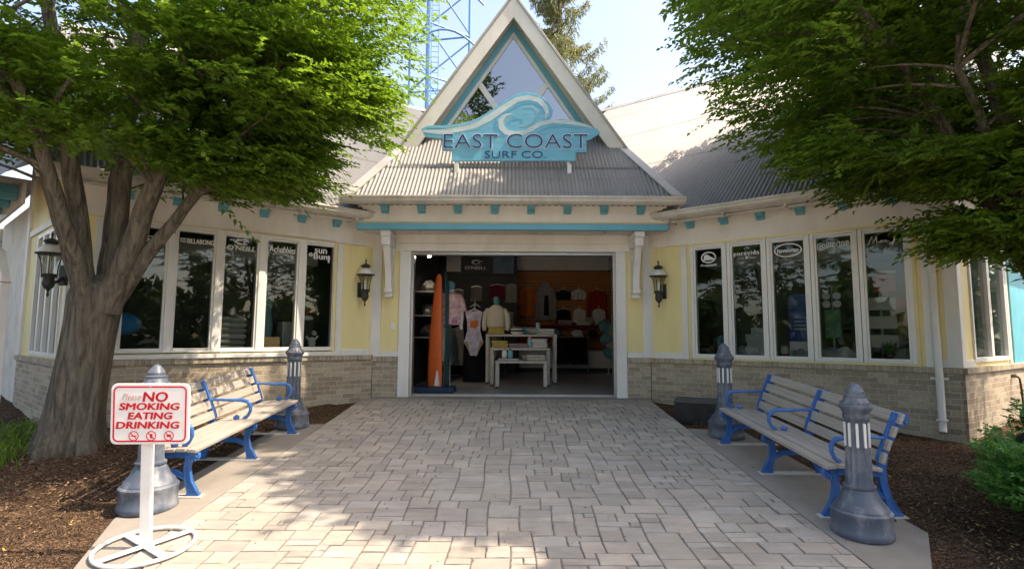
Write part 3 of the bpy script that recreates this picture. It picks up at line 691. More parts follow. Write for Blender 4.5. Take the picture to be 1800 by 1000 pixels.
# lower lapped sheets: one extra course with its own edge
front(mb, "portico_roof", 'roof', recalc=False)
mb = MB()
for s in (-1, 1):    # wide metal hip caps and the hips' blind sides
    A = Vector((s * hipx, ey, ez)); B = Vector((s * (hipx - .5 * 1.22), ey + 1.22, ez + 1.22))
    up = Vector((0, -.02, .035)); t = (B - A)
    inn = Vector((-s * .17, 0, 0)); outw = Vector((s * .035, .0, -.03))
    vs = [A + up + outw, A + up + inn, B + up + inn * .95, B + up + outw]
    low = [v - Vector((0, -.012, .022)) for v in vs]
    vs += low
    mb.add(vs, [(0, 1, 2, 3), (7, 6, 5, 4), (0, 4, 5, 1), (1, 5, 6, 2), (2, 6, 7, 3), (3, 7, 4, 0)])
front(mb, "hip_cap", 'flash', bevel=.003)
mb = MB()
for s in (-1, 1):
    A = Vector((s * (hipx + .02), ey, ez)); B = Vector((s * (hipx - .5 * 1.24), ey + 1.24, ez + 1.22))
    mb.add([A, A + Vector((0, 3.2, .0)), B + Vector((0, 3.2, 0)), B], [(0, 1, 2, 3)])
front(mb, "portico_roof_side", 'roof')

# ---- steep gable
apx, foot, gz0, gz1 = 0.005, 2.115, 4.575, 7.60
RY = 9.9 - YF
def tri(hw, z0, zt): return [(apx - hw, z0), (apx + hw, z0), (apx, zt)]
sl = (gz1 - gz0) / foot
def para(off, w, z0):   # left/right sloped strips: horizontal offset inward and width
    pass
mb = MB()
w_r = .30
for s in (-1, 1):
    a, b = (apx + s * foot, gz0), (apx, gz1); zb = gz1 - w_r * sl
    mb.prism([a, b, (apx, zb), (apx + s * (foot - w_r), gz0)], RY, RY + .05, 'y')
front(mb, "rake_board", 'cream', bevel=.005)
mb = MB()
for s in (-1, 1):    # roof slabs of the gable with a metal drip edge
    n = Vector((s * sl, 0, 1)).normalized()
    a, b = Vector((apx + s * (foot + .02), 0, gz0 - .03)), Vector((apx, 0, gz1))
    q = [(a.x, a.z), (b.x, b.z), (b.x, b.z + .075), (a.x + n.x * .045, a.z + n.z * .045)]
    mb.prism(q, RY - .03, 14.2 - YF, 'y')
front(mb, "gable_roof", 'flash', bevel=.004)
mb = MB()
for s in (-1, 1):
    i0, i1 = w_r - .10, w_r + .0
    q = [(apx + s * (foot - .04), gz0), (apx, gz1 - .06), (apx, gz1 - .10), (apx + s * (foot - .065), gz0)]
    mb.prism(q, RY + .052, GY, 'y')
front(mb, "gable_soffit", 'soffit')
mb = MB(); mb.prism(tri(foot - .02, 4.45, gz1 - .06), GY, GY + .12, 'y'); front(mb, "gable_wall", 'cream')
def chev(hw0, zt0, hw1, zt1, z0, y0, y1, name, m):
    mb = MB()
    for s in (-1, 1):
        k0 = (zt0 - 5.0) / hw0; k1 = (zt1 - 5.0) / hw1
        mb.prism([(apx + s * (zt0 - z0) / k0, z0), (apx, zt0), (apx, zt1), (apx + s * (zt1 - z0) / k1, z0)], y0, y1, 'y')
    return front(mb, name, m, bevel=.004)
chev(1.535, 7.28, 1.405, 7.09, 4.86, GY - .05, GY - .001, "gable_trim", 'band')
chev(1.403, 7.087, 1.32, 6.965, 4.86, GY - .035, GY - .001, "gable_window_frame", 'enamel')
gk = (6.965 - 5.0) / 1.32
mb = MB(); mb.prism([(apx - (6.965 - 4.86) / gk, 4.86), (apx + (6.965 - 4.86) / gk, 4.86), (apx, 6.965)], GY - .012, GY - .003, 'y'); front(mb, "gable_window", 'gable_glass')
mb = MB()
for s in (-1, 1):
    p0 = Vector((apx + s * .66, 6.0)); p1 = Vector((apx + s * .005, 5.02)); t = (p1 - p0).normalized(); nn = Vector((-t.y, t.x)) * .055
    mb.prism([tuple(p0 + nn), tuple(p1 + nn), tuple(p1 - nn), tuple(p0 - nn)], GY - .034 + .001 * s, GY - .014, 'y')
front(mb, "gable_muntin", 'enamel', bevel=.004)

# ---- splayed wings: local frame s along the wall, y inward, z up
def wing(side):
    rot = (0, 0, -TH if side > 0 else TH); loc = (side * HX, 0, 0)
    def W(mb, name, m, par=shop, **k):
        if par is shop: return mb.build(name, M[m] if isinstance(m, str) else m, shop, loc=loc, rot=rot, **k)
        return mb.build(name, M[m] if isinstance(m, str) else m, par, **k)
    def B(mb, s0, s1, *r_):
        a, b = (s0, s1) if side > 0 else (-s1, -s0); mb.box(a, b, *r_)
    zl = .61 if side > 0 else .64; lg = .075; zb = zl + lg
    gz0_, gz1_ = (.775, 2.515) if side > 0 else (.862, 2.54)
    mb = MB(); B(mb, .03, WL, -.03, .2, -.9, zl); W(mb, "brick_base", 'brick')
    mb = MB(); B(mb, .03, WL + .02, -.062, .2, zl, zb); W(mb, "brick_ledge", 'rowlock', bevel=.004)
    f0, f1 = .745, 3.80
    mb = MB(); B(mb, .05, f0, 0, .16, zb, 2.62); B(mb, f1, WL - .01, 0, .16, zb, 2.62); B(mb, f0, f1, 0, .16, zb, gz0_ - .075); B(mb, f0, f1, 0, .16, gz1_ + .075, 2.62)
    W(mb, "wall_panel", 'yellow')
    mb = MB(); B(mb, .60, .70, -.022, .01, zb, 2.60); B(mb, 3.87, 3.985, -.022, .01, zb, 2.60); B(mb, WL - .13, WL + .012, -.024, .01, zb, 2.60)
    B(mb, .09, .598, -.02, .01, zb, zb + .10); B(mb, 3.987, WL - .132, -.02, .01, zb, zb + .10)
    W(mb, "trim_board", 'white', bevel=.004)
    mb = MB(); B(mb, -.05, WL + .05, -.03, .16, 2.622, 3.03); W(mb, "frieze", 'cream', bevel=.004)
    mb = MB(); B(mb, f0 - .02, f1 + .02, -.03, .0, gz1_ + .078, gz1_ + .112); B(mb, f0 - .02, f0 + .015, -.03, 0, gz0_ - .06, gz1_ + .076); B(mb, f1 - .015, f1 + .02, -.03, 0, gz0_ - .06, gz1_ + .076)
    if side > 0: B(mb, f0 - .02, f1 + .02, -.035, 0, zb + .002, gz0_ - .063)
    W(mb, "window_casing", 'yellow', bevel=.003)
    if side < 0:
        mb = MB(); B(mb, f0 - .03, f1 + .03, -.08, 0, zb + .002, zb + .06); W(mb, "window_sill", 'white', bevel=.006)
    # soffit, fascia, gutter, pipe
    mb = MB(); B(mb, -.25, WL + .4, -.40, .0, 3.035, 3.06); W(mb, "eave_soffit", 'soffit')
    mb = MB(); B(mb, -.02, WL + .4, -.42, -.402, 3.0, 3.105)
    W(mb, "fascia", 'gutter', bevel=.003)
    mb = MB(); a, b = (.05, WL + .4) if side > 0 else (-WL - .4, -.05)
    mb.prism([(-(.423 + p[0]), 3.02 + p[1]) for p in gutter_prof(.12, .11)], a, b, 'x'); W(mb, "gutter", 'gutter', bevel=.004)
    mb = MB()
    for k in range(5):
        s = .55 + k * .9; B(mb, s, s + .03, -.46, -.10, 2.965, 3.03)
    mb.tube([((side * .02), -.30, 2.99), (side * (WL + .3), -.30, 2.985)], .028, 8); W(mb, "eave_pipe", 'gutter')
    n0 = .80 if side > 0 else .76
    for k in range(6 if side > 0 else 6):
        s = n0 + (k * .559 if side > 0 else k * .58)
        mb = MB(); corbel_geo(mb); o = mb.build("corbel", M['teal'], shop, bevel=.006)
        v = Matrix.Rotation(rot[2], 4, 'Z') @ Vector((side * s, -.025, 2.885)); o.location = Vector(loc) + v; o.rotation_euler = rot
    mb = MB(); corbel_geo(mb); o = mb.build("corbel", M['teal'], shop, bevel=.006); v = Matrix.Rotation(rot[2], 4, 'Z') @ Vector((side * (n0 - .56), -.025, 2.885)); o.location = Vector(loc) + v; o.rotation_euler = rot
    # five casements
    names = (["freestyle", "puravida", "oval", "sandcloud", "maui"] if side > 0 else ["sunbum", "chubbies", "oneill", "billabong", "costa"])
    start, pw = (.845, .435) if side > 0 else (.768, .447)
    for k in range(5):
        s0 = start + k * .6045; s1 = s0 + pw; m0 = s0 - .081; m1 = s1 + .081
        if k == 0: m0 = f0 + .016
        if k == 4: m1 = f1 - .016
        mb = MB()
        for (a0, a1) in ((m0, s0 - .03), (s1 + .03, m1)): B(mb, a0, a1, -.024, .12, gz0_ - .06, gz1_ + .076)
        B(mb, s0 - .029, s1 + .029, -.024, .12, gz0_ - .06, gz0_ - .034); B(mb, s0 - .029, s1 + .029, -.024, .12, gz1_ + .034, gz1_ + .076)
        # sash, set back
        B(mb, s0 - .029, s0, -.006, .10, gz0_ - .033, gz1_ + .033); B(mb, s1, s1 + .029, -.006, .10, gz0_ - .033, gz1_ + .033)
        B(mb, s0, s1, -.006, .10, gz0_ - .033, gz0_); B(mb, s0, s1, -.006, .10, gz1_, gz1_ + .033)
        win = W(mb, "window", 'frame', bevel=.004)
        mb = MB(); B(mb, s0 - .002, s1 + .002, .018, .022, gz0_ - .002, gz1_ + .002); W(mb, "pane", 'glass', win)
        cx = side * (s0 + s1) / 2; lettering(names[k], cx, .0145, gz1_, win, W)
    return W, B
def lettering(kind, cx, y, zt, win, W):
    mb = MB(); m = 'ink_white'
    if kind == "freestyle":
        z = zt - .15
        ringshape(mb, cx, z + .01, .115, .02, y, .002, 30, .085)
        mb.prism([(cx - .07, z + .055), (cx - .02, z + .06), (cx + .06, z + .005), (cx + .10, z - .035), (cx - .085, z - .035)], y - .001, y + .002, 'y')
        add_text(mb, "Freestyle", cx, y, z - .125, w=.27, h=.048, fat=.0018, shear=.25)
    elif kind == "puravida":
        add_text(mb, "puravida", cx, y, zt - .13, w=.385, h=.085, fat=.003, space=1.15)
        add_text(mb, "LIVE", cx - .085, y, zt - .205, w=.10, h=.022); add_text(mb, "FREE", cx + .085, y, zt - .205, w=.10, h=.022)
        mb.prism([(cx - .012, zt - .215), (cx + .012, zt - .215), (cx + .02, zt - .19), (cx + .008, zt - .172), (cx - .016, zt - .178)], y, y + .002, 'y')
    elif kind == "oval":
        ringshape(mb, cx, zt - .135, .185, .018, y, .002, 36, .098); add_text(mb, "havaianas", cx, y, zt - .135, w=.29, h=.058, fat=.003)
    elif kind == "sandcloud":
        m = 'ink_grey'
        ringshape(mb, cx - .155, zt - .13, .052, .012, y, .002, 24); ringshape(mb, cx - .155, zt - .14, .022, .016, y, .002, 16)
        add_text(mb, "SAND CLOUD", cx + .055, y, zt - .115, w=.29, h=.088, fat=.003)
    elif kind == "maui":
        mb.ribbon([(cx - .19, zt - .16), (cx - .17, zt - .14), (cx - .13, zt - .05), (cx - .125, zt - .15), (cx - .075, zt - .05), (cx - .075, zt - .14), (cx - .05, zt - .135)], [.008, .012, .02, .014, .02, .014, .008], y, .002)
        mb.ribbon([(cx - .05, zt - .135), (cx - .02, zt - .105), (cx - .035, zt - .14), (cx, zt - .11), (cx + .005, zt - .14), (cx + .03, zt - .11), (cx + .035, zt - .14), (cx + .06, zt - .125)], [.01, .014, .014, .014, .014, .014, .014, .008], y, .002)
        mb.ribbon([(cx + .13, zt - .06), (cx + .12, zt - .13), (cx + .095, zt - .19), (cx + .07, zt - .17), (cx + .12, zt - .13), (cx + .15, zt - .11), (cx + .155, zt - .14), (cx + .175, zt - .11), (cx + .185, zt - .14), (cx + .205, zt - .12)], [.014, .018, .016, .012, .01, .012, .012, .012, .012, .008], y, .002)
    elif kind == "sunbum":
        add_text(mb, "sun", cx + .01, y, zt - .085, w=.20, h=.075, fat=.003); add_text(mb, "Bum", cx + .03, y, zt - .175, w=.27, h=.095, fat=.003)
        mb.box(cx + .135, cx + .163, y, y + .002, zt - .27, zt - .15); ringshape(mb, cx - .155, zt - .155, .022, .02, y, .002, 16)
    elif kind == "chubbies":
        add_text(mb, "chubbies", cx + .035, y, zt - .125, w=.33, h=.10, fat=.003, shear=.28); add_text(mb, "THE WEEKENDER SHORTS", cx + .02, y, zt - .195, w=.28, h=.018)
        mb.prism([(cx - .20, zt - .155), (cx - .165, zt - .05), (cx - .135, zt - .155), (cx - .158, zt - .155), (cx - .167, zt - .12), (cx - .178, zt - .155)], y, y + .002, 'y')
    elif kind == "oneill":
        add_text(mb, "O'NEILL", cx, y, zt - .165, w=.40, h=.075, fat=.003, shear=.12)
        mb.ribbon([(cx + .10, zt - .045), (cx + .03, zt - .035), (cx - .06, zt - .045), (cx - .09, zt - .07), (cx - .05, zt - .095), (cx + .02, zt - .105), (cx + .08, zt - .10)], [.004, .018, .03, .035, .03, .02, .004], y, .002)
        mb.ribbon([(cx + .105, zt - .055), (cx + .06, zt - .055), (cx + .02, zt - .07), (cx + .04, zt - .09), (cx + .075, zt - .093)], [.006, .014, .018, .014, .004], y + .0005, .002)
    elif kind == "billabong":
        add_text(mb, "BILLABONG", cx + .05, y, zt - .13, w=.345, h=.07, fat=.003)
        for q in (0, 1):
            z = zt - .112 - q * .038; mb.ribbon([(cx - .205, z - .008), (cx - .185, z + .012), (cx - .165, z - .006), (cx - .14, z + .012)], [.02, .018, .018, .02], y, .002)
    else:
        add_text(mb, "COSTA", cx, y, zt - .155, w=.34, h=.085, fat=.003); mb.box(cx - .13, cx - .02, y, y + .002, zt - .24, zt - .222)
        ringshape(mb, cx - .02, zt - .055, .035, .018, y, .002, 18); mb.box(cx - .04, cx - .01, y - .001, y + .001, zt - .062, zt - .048)
    W(mb, "window_lettering", m, win)
WR, BR = wing(1); WLf, BLf = wing(-1)

# ---- wing roofs (each falls to its wall; the ridges rise behind the portico)
def wing_roof(side):
    d = Vector((side * math.cos(TH), -math.sin(TH), 0)); inn = Vector((side * math.sin(TH), math.cos(TH), 0))
    pit = R(36); w = inn * math.cos(pit) + Vector((0, 0, math.sin(pit)))
    o = Vector((side * HX, 0, 3.125)) - inn * .50
    nrm = d.cross(w)
    def hit(px, py):
        dr = _F + _R * ((px - 900) / FPX) + _U * ((500 - py) / FPX); oo = o + Vector((0, YF, 0)); t = (oo - _C).dot(nrm) / dr.dot(nrm)
        q = _C + dr * t - oo; return q.dot(d), q.dot(w)
    if side > 0: a, b = hit(1070, 193), hit(1262, 143)
    else: a, b = hit(744, 195), hit(673, 178)
    k = (b[1] - a[1]) / (b[0] - a[0])
    def vf(s):
        top = a[1] + k * (s - a[0])
        # the sheet stops at the mitre x = 0 and at the outer hip
        lo = 0.0
        x = side * HX - side * 0 + 0
        xs = (o + d * s).x * side; dx = w.x * side
        if xs < 0: lo = max(lo, -xs / max(dx, 1e-3))
        if s > WL + .45: lo = max(lo, (s - WL - .45) * .0); top = min(top, 1e9)
        return lo, max(lo, top)
    s1 = WL + .45
    mb = MB()
    def vf2(s):
        lo, top = vf(s)
        if s > s1 - .001: top = lo
        return lo, top
    up_ = d.cross(w); up_ = up_ if up_.z > 0 else -up_
    for q in range(4):
        def vc(s, q=q):
            lo, top = vf2(s); return min(max(lo, q * 2.9 - .05), top), min(max(lo, (q + 1) * 2.9 if q < 3 else top), top)
        corrugated(mb, o + up_ * .007 * q, d, w, -5.2, s1, vc, 3)
    P(mb, "wing_roof", 'roof', recalc=False)
    # outer slope continues round the corner, and the back of the roof
    hipv = w * 12
    A0 = o + d * s1; A1 = o + d * s1 + w * vf(s1 - .01)[1]
    out = Vector((side * math.cos(R(35)), math.sin(R(35)), 0))
    mb = MB(); Bq = A0 + out * 6.0; Cq = A1 + out * 3.0
    mb.add([A0, Bq, Cq, A1], [(0, 1, 2, 3)]); P(mb, "side_roof", 'roof')
    # ridge cap
    r0 = o + d * (-5.2) + w * vf(-5.2)[1]; r0 = o + d * a[0] + w * a[1] - (d * (b[0] - a[0]) + w * (b[1] - a[1])) * .8; r1 = A1
    mb = MB(); up = nrm.normalized() * (1 if nrm.z > 0 else -1)
    vs = [r0 + up * .035 - w * .22, r1 + up * .035 - w * .22, r1 + up * .07 + w * .03, r0 + up * .07 + w * .03, r0 + w * .35 - Vector((0, 0, .3)), r1 + w * .35 - Vector((0, 0, .3))]
    mb.add(vs, [(0, 1, 2, 3), (3, 2, 5, 4)]); P(mb, "ridge_cap", 'flash')
    mb = MB(); b0 = r0; b1 = r1; mb.add([b0, b1, b1 + inn * 7 - Vector((0, 0, 5)), b0 + inn * 7 - Vector((0, 0, 5))], [(0, 1, 2, 3)]); P(mb, "back_roof", 'roof')
wing_roof(1); wing_roof(-1)

# ---- outer side walls
def side_wall(side):
    a = math.atan2(950, 1331 if side > 0 else 1126)
    Cn = Vector((side * (HX + WL * math.cos(TH)), -WL * math.sin(TH), 0)); rz = a if side > 0 else -a
    def S(mb, name, m, par=shop, **k):
        if par is shop: return mb.build(name, M[m] if isinstance(m, str) else m, shop, loc=Cn, rot=(0, 0, rz), **k)
        return mb.build(name, M[m] if isinstance(m, str) else m, par, **k)
    def B(mb, s0, s1, *r_):
        p, q = (s0, s1) if side > 0 else (-s1, -s0); mb.box(p, q, *r_)
    L = 4.6 if side > 0 else 3.0
    zl = .61 if side > 0 else .64; zb = zl + .075
    mb = MB(); B(mb, .01, L, -.03, .2, -.9, zl); S(mb, "brick_base", 'brick')
    mb = MB(); B(mb, -.01, L, -.062, .2, zl, zb); S(mb, "brick_ledge", 'rowlock', bevel=.004)
    f0, f1 = (.50, 2.12) if side > 0 else (.30, 2.12)
    z0, z1 = (.80, 2.5)
    mb = MB(); B(mb, 0, f0, 0, .16, zb, 2.62); B(mb, f1, L, 0, .16, zb, 2.62); B(mb, f0, f1, 0, .16, zb, z0 - .06); B(mb, f0, f1, 0, .16, z1 + .06, 2.62); B(mb, 0, L, 0, .16, 2.62, 4.3 if side < 0 else 3.1)
    S(mb, "wall_panel", 'yellow')
    mb = MB(); B(mb, -.012, .13, -.024, .01, zb, 2.60); B(mb, .132, f0 - .02, -.02, .01, zb, zb + .09)
    if side < 0: B(mb, -.01, L - .2, -.03, .01, 2.605, 2.70); B(mb, L - .19, L, -.04, .02, zb, 4.3); B(mb, -.01, .13, -.03, .01, 2.71, 4.3)
    else: B(mb, f1 + .03, f1 + .13, -.024, .01, zb, 2.60); B(mb, -.01, L, -.03, .01, 2.605, 3.03)
    S(mb, "trim_board", 'white', bevel=.004)
    n = 4 if side < 0 else 2
    pw = (f1 - f0) / n
    for k in range(n):
        m0, m1 = f0 + k * pw, f0 + (k + 1) * pw
        mb = MB(); B(mb, m0, m0 + .055, -.024, .12, z0 - .06, z1 + .06); B(mb, m1 - .055, m1 - .001, -.024, .12, z0 - .06, z1 + .06); B(mb, m0 + .056, m1 - .056, -.024, .12, z0 - .06, z0); B(mb, m0 + .056, m1 - .056, -.024, .12, z1, z1 + .06)
        w_ = S(mb, "window", 'frame', bevel=.004)
        mb = MB(); B(mb, m0 + .054, m1 - .054, .018, .022, z0 - .001, z1 + .001); S(mb, "pane", 'glass', w_)
    if side < 0:   # deep eave with corbels further along, over a recessed entry
        mb = MB(); B(mb, L + .02, L + 3.0, -1.0, .1, 3.55, 3.60); S(mb, "eave_soffit", 'soffit')
        mb = MB(); B(mb, L + .02, L + 3.2, -1.14, -1.01, 3.50, 3.68); S(mb, "gutter", 'gutter', bevel=.01)
        mb = MB(); B(mb, L + .02, L + 3.0, -.14, -.09, 3.2, 3.548); S(mb, "frieze", 'cream')
        for q in range(3):
            mb = MB(); B(mb, L + .35 + q * .85, L + .50 + q * .85, -.62, -.145, 3.42, 3.546); B(mb, L + .37 + q * .85, L + .48 + q * .85, -.40, -.146, 3.30, 3.418); S(mb, "corbel", 'teal', bevel=.01)
        mb = MB(); B(mb, L + .02, L + 3.0, .0, .15, -.3, 3.2); S(mb, "wall_panel", 'soffit')
        mb = MB(); a0, a1 = (-L - 3.0, .4); mb.prism([(-1.1, 3.66), (4.5, 7.6), (4.5, 7.5), (-1.1, 3.60)], -L - 3.1, -L + .05, 'x'); S(mb, "side_roof", 'flash')
    else:
        mb = MB(); B(mb, 2.38, 3.35, -.02, .03, -.1, 2.55); S(mb, "side_door", mat("cyan_door_paint", (0.13, 0.50, 0.62), 0.45, 0.08, 3), bevel=.005)
        # garden tap and coupling on the brick
        mb = MB(); mb.tube([(2.06, -.03, .50), (2.06, -.10, .50), (2.06, -.12, .47), (2.06, -.13, .30), (2.10, -.13, .05), (2.16, -.14, -.15)], .014, 8); mb.lathe([(.03, 0), (.03, .015)], 10, (2.06, -.06, .52)); S(mb, "garden_tap", 'lantern')
    mb = MB(); mb_ = B(mb, .0, L + .3, -.42, .0, 3.035, 3.06)
    if side > 0: S(mb, "eave_soffit", 'soffit')
    return Cn, rz
CR = side_wall(1); CLn = side_wall(-1)
# downspout at the right corner
mb = MB()
mb.tube([(3.975, -.36, 3.02), (3.985, -.20, 2.90), (3.99, -.075, 2.72), (3.99, -.075, .75), (3.995, -.115, .55), (3.995, -.115, -.02), (3.995, -.17, -.12)], .043, 12)
mb.box(3.90, 4.09, -.075, -.05, .53, .56); mb.box(3.935, 4.055, -.165, -.06, .02, .035)
WR(mb, "downspout", 'white')

# ---- the room behind
mb = MB(); mb.box(-2.4, 3.3, .18, 7.2, -.06, -.004); front(mb, "shop_floor", 'tile')
mb = MB(); mb.box(-2.2, 3.3, .21, 7.2, 3.5, 3.56); front(mb, "shop_ceiling", 'ceil')
mb = MB(); mb.box(-2.2, -2.05, .21, 7.2, -.004, 3.5); front(mb, "side_partition", 'dark')
mb = MB(); mb.box(3.15, 3.3, .21, 7.2, -.004, 3.5); front(mb, "side_partition", 'bulk')
mb = MB(); mb.box(-2.05, .075, 6.0, 6.1, -.004, 3.5); mb.box(.075, .15, 6.0, 7.0, -.004, 3.5)
for q in range(13): mb.box(-2.05, .075, 5.988, 5.999, .5 + q * .17, .6 + q * .17)
front(mb, "dark_slatwall", 'black')
mb = MB(); mb.box(.15, 3.15, 7.0, 7.1, -.004, 3.5); front(mb, "back_wall", 'dark')
mb = MB()
for q in range(27):
    z = .62 + q * .0895; mb.prism([(6.985, z), (6.955, z + .004), (6.955, z + .058), (6.975, z + .064), (6.985, z + .082)], .15, 3.15, 'x')
front(mb, "wooden_slatwall", 'slat')
mb = MB(); mb.box(.15, 2.92, 6.62, 6.95, 3.03, 3.498); mb.add([(2.92, 6.62, 3.03), (3.15, 5.2, 3.03), (3.15, 5.2, 3.498), (2.92, 6.62, 3.498)], [(0, 1, 2, 3)]); front(mb, "bulkhead", 'bulk')
mb = MB(); mb.box(-1.86, -1.45, 5.6, 5.98, 2.85, 3.45); front(mb, "ceiling_box", 'bulk')
mb = MB(); mb.box(-1.44, .07, 5.90, 5.98, 2.80, 3.46); front(mb, "brand_panel", 'black')
mb = MB(); mb.box(-.55, .05, 5.885, 5.895, 2.84, 3.4); front(mb, "painted_reflection", mat("reflection_blue", (0.08, 0.16, 0.24), 0.5, 0.7, 2.2))  # blue mottled panel painted to stand for a reflection in the door glass
mb = MB(); add_text(mb, "O'NEILL", -1.05, 5.888, 3.0, w=.62, h=.095, bold=.04, shear=.12)
mb.ribbon([(-.93, 3.20), (-1.02, 3.22), (-1.12, 3.20), (-1.16, 3.16), (-1.10, 3.11), (-.98, 3.10)], [.01, .03, .04, .045, .03, .006], 5.888, .003)
mb.ribbon([(-.84, 3.19), (-.93, 3.18), (-.99, 3.15), (-.95, 3.11), (-.88, 3.105)], [.01, .02, .025, .02, .006], 5.889, .003); front(mb, "panel_lettering", 'ink_white')
mb = MB()
for z in (1.95, 1.45, 1.0): mb.box(-2.04, -1.55, 1.6, 5.6, z, z + .03)
front(mb, "wall_shelf", 'metal')
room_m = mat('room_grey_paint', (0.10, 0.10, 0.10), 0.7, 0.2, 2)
# wing rooms: floor, back and end walls, display ledge under the windows
for side, W_, B_ in ((1, WR, BR), (-1, WLf, BLf)):
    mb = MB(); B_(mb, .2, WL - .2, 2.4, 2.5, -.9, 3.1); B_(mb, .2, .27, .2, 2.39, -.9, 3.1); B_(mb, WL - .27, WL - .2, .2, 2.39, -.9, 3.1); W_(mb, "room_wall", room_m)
    mb = MB(); B_(mb, .28, WL - .28, .2, 2.39, 2.98, 3.02); W_(mb, "room_ceiling", 'ceil')
    mb = MB(); B_(mb, .28, WL - .28, .2, 2.39, -.05, 0); W_(mb, "room_floor", 'tile')
    mb = MB(); B_(mb, .55, WL - .3, .17, .75, .64, .70); B_(mb, .6, WL - .35, 1.2, 1.9, 2.35, 2.55); W_(mb, "display_ledge", 'ceil')
# track lights
for x, y, z in ((-1.62, .9, 2.62), (-1.1, 1.5, 3.2), (2.1, 3.5, 3.25), (2.35, 4.6, 3.3)):
    mb = MB(); mb.tube([(x, y, 3.5), (x, y, z + .08)], .008, 6); mb.tube([(x, y, z + .09), (x, y - .02, z + .05), (x + .01, y - .09, z - .02)], [.02, .045, .05], 12)
    o = front(mb, "track_light", 'black')
    if x < -1.5:
        mb = MB(); mb.lathe([(.04, 0), (.036, .004)], 14); q = mb.build("bulb", emit_mat("lit_bulb", (1, .93, .8), 14), o); q.location = (x + .014, y - .097, z - .03); q.rotation_euler = (R(55), 0, 0)
        ld = bpy.data.lights.new("track_lamp", 'SPOT'); ld.energy = 8; ld.spot_size = R(85); ld.color = (1, .92, .8); ld.shadow_soft_size = .05
        lo = bpy.data.objects.new("track_lamp", ld); COL.objects.link(lo); lo.location = (x + .02, YF + y + .12, z); lo.rotation_euler = Vector((-.9, -2.6, 1.6)).to_track_quat('Z', 'Y').to_euler()
# ------------------------------------------------------------------ wave-shaped shop sign
SY = 9.30
sg = thing("shop_sign", "blue wave-shaped EAST COAST SURF CO. sign standing on the portico roof", "sign", (0, SY, 4.0))
def sp(x, y): q = at(720 + x / 5.0, 140 + y / 5.0, SY); return (q.x, q.z - 4.0)
outl = [(100, 432), (135, 500), (285, 522), (285, 622), (370, 627), (370, 716), (1460, 716), (1460, 642), (1556, 640), (1556, 537), (1602, 522), (1672, 472), (1655, 440), (1590, 405), (1480, 368), (1350, 348), (1225, 352), (1252, 315), (1260, 275), (1240, 228), (1190, 170), (1110, 125), (1030, 110), (940, 128), (850, 178), (740, 258), (600, 338), (520, 370), (450, 388), (300, 404), (160, 404)]
mb = MB(); mb.prism([sp(*p) for p in outl], 0, .045, 'y'); mb.build("sign_board", M['sign_blue'], sg, bevel=.006)
def stroke(mb, pts, w, y=-.004): mb.ribbon([sp(*p) for p in pts], [v * 9.3 / 950 / 5 for v in w], y, abs(y) + .001)
mb = MB()
stroke(mb, [(120, 455), (260, 462), (420, 440), (560, 405), (700, 340), (830, 250), (940, 180), (1040, 160), (1130, 180), (1190, 235), (1210, 290), (1190, 345)], [18, 42, 52, 58, 62, 56, 46, 44, 46, 44, 30, 6])
stroke(mb, [(900, 305), (840, 315), (800, 360), (805, 420), (850, 465), (930, 480), (1010, 470), (1080, 430), (1150, 390), (1250, 370), (1380, 375), (1500, 395), (1610, 430)], [6, 28, 44, 52, 52, 44, 40, 42, 38, 34, 34, 30, 8], -.0055)
mb.build("foam_stroke", M['sign_foam'], sg)
mb = MB()
stroke(mb, [(740, 330), (780, 300), (860, 285), (980, 215), (1080, 200), (1150, 235), (1180, 290)], [4, 16, 14, 16, 22, 18, 4], -.003)
stroke(mb, [(880, 400), (885, 365), (930, 345), (980, 350), (990, 375), (960, 385)], [6, 14, 16, 14, 10, 4], -.003)
stroke(mb, [(760, 340), (750, 400), (780, 470), (840, 510)], [4, 26, 26, 4], -.003)
stroke(mb, [(1120, 470), (1220, 420), (1360, 410), (1500, 430)], [4, 22, 22, 4], -.003)
mb.build("shade_stroke", M['sign_deep'], sg)
mb = MB()
stroke(mb, [(440, 470), (600, 420), (760, 320), (880, 240), (980, 190)], [6, 34, 30, 22, 6], -.0025)
stroke(mb, [(840, 430), (830, 380), (860, 335), (930, 320)], [6, 26, 24, 6], -.0025)
stroke(mb, [(1000, 250), (1080, 240), (1130, 290), (1110, 350), (1040, 400), (960, 420)], [4, 26, 32, 30, 22, 4], -.0025)
stroke(mb, [(150, 425), (330, 425), (500, 395), (640, 345)], [4, 14, 16, 6], -.0065)
mb.build("light_stroke", M['sign_pale'], sg)
def sign_text(s, x0, x1, y0, y1, d, m, name, bold):
    a = sp(x0, y1); b = sp(x1, y0); mb = MB()
    add_text(mb, s, (a[0] + b[0]) / 2, -d / 2 - .001, (a[1] + b[1]) / 2, w=b[0] - a[0], h=b[1] - a[1], bold=bold, extrude=d); mb.build(name, M[m], sg, recalc=False)
sign_text("EAST", 292, 782, 476, 612, .008, 'outline', "letter_edge", .022); sign_text("EAST", 300, 774, 484, 604, .018, 'navy', "lettering", -.014)
sign_text("COAST", 846, 1572, 476, 612, .008, 'outline', "letter_edge", .022); sign_text("COAST", 854, 1564, 484, 604, .018, 'navy', "lettering", -.014)
sign_text("SURF", 660, 940, 630, 690, .012, 'navy', "lettering", -.01); sign_text("CO.", 985, 1198, 630, 690, .012, 'navy', "lettering", -.01)
mb = MB()
for px in (803, 1000):
    x = at(px, 290, 9.3).x; z0 = 3.335 + (9.3 - 8.66) - 4.0
    mb = MB(); mb.box(x - .03, x + .03, .05, .10, z0 - .15, .62); mb.box(x - .035, x + .035, -.10, .05, z0 - .10, z0 + .07); mb.build("sign_post", M['white'], sg, bevel=.004)


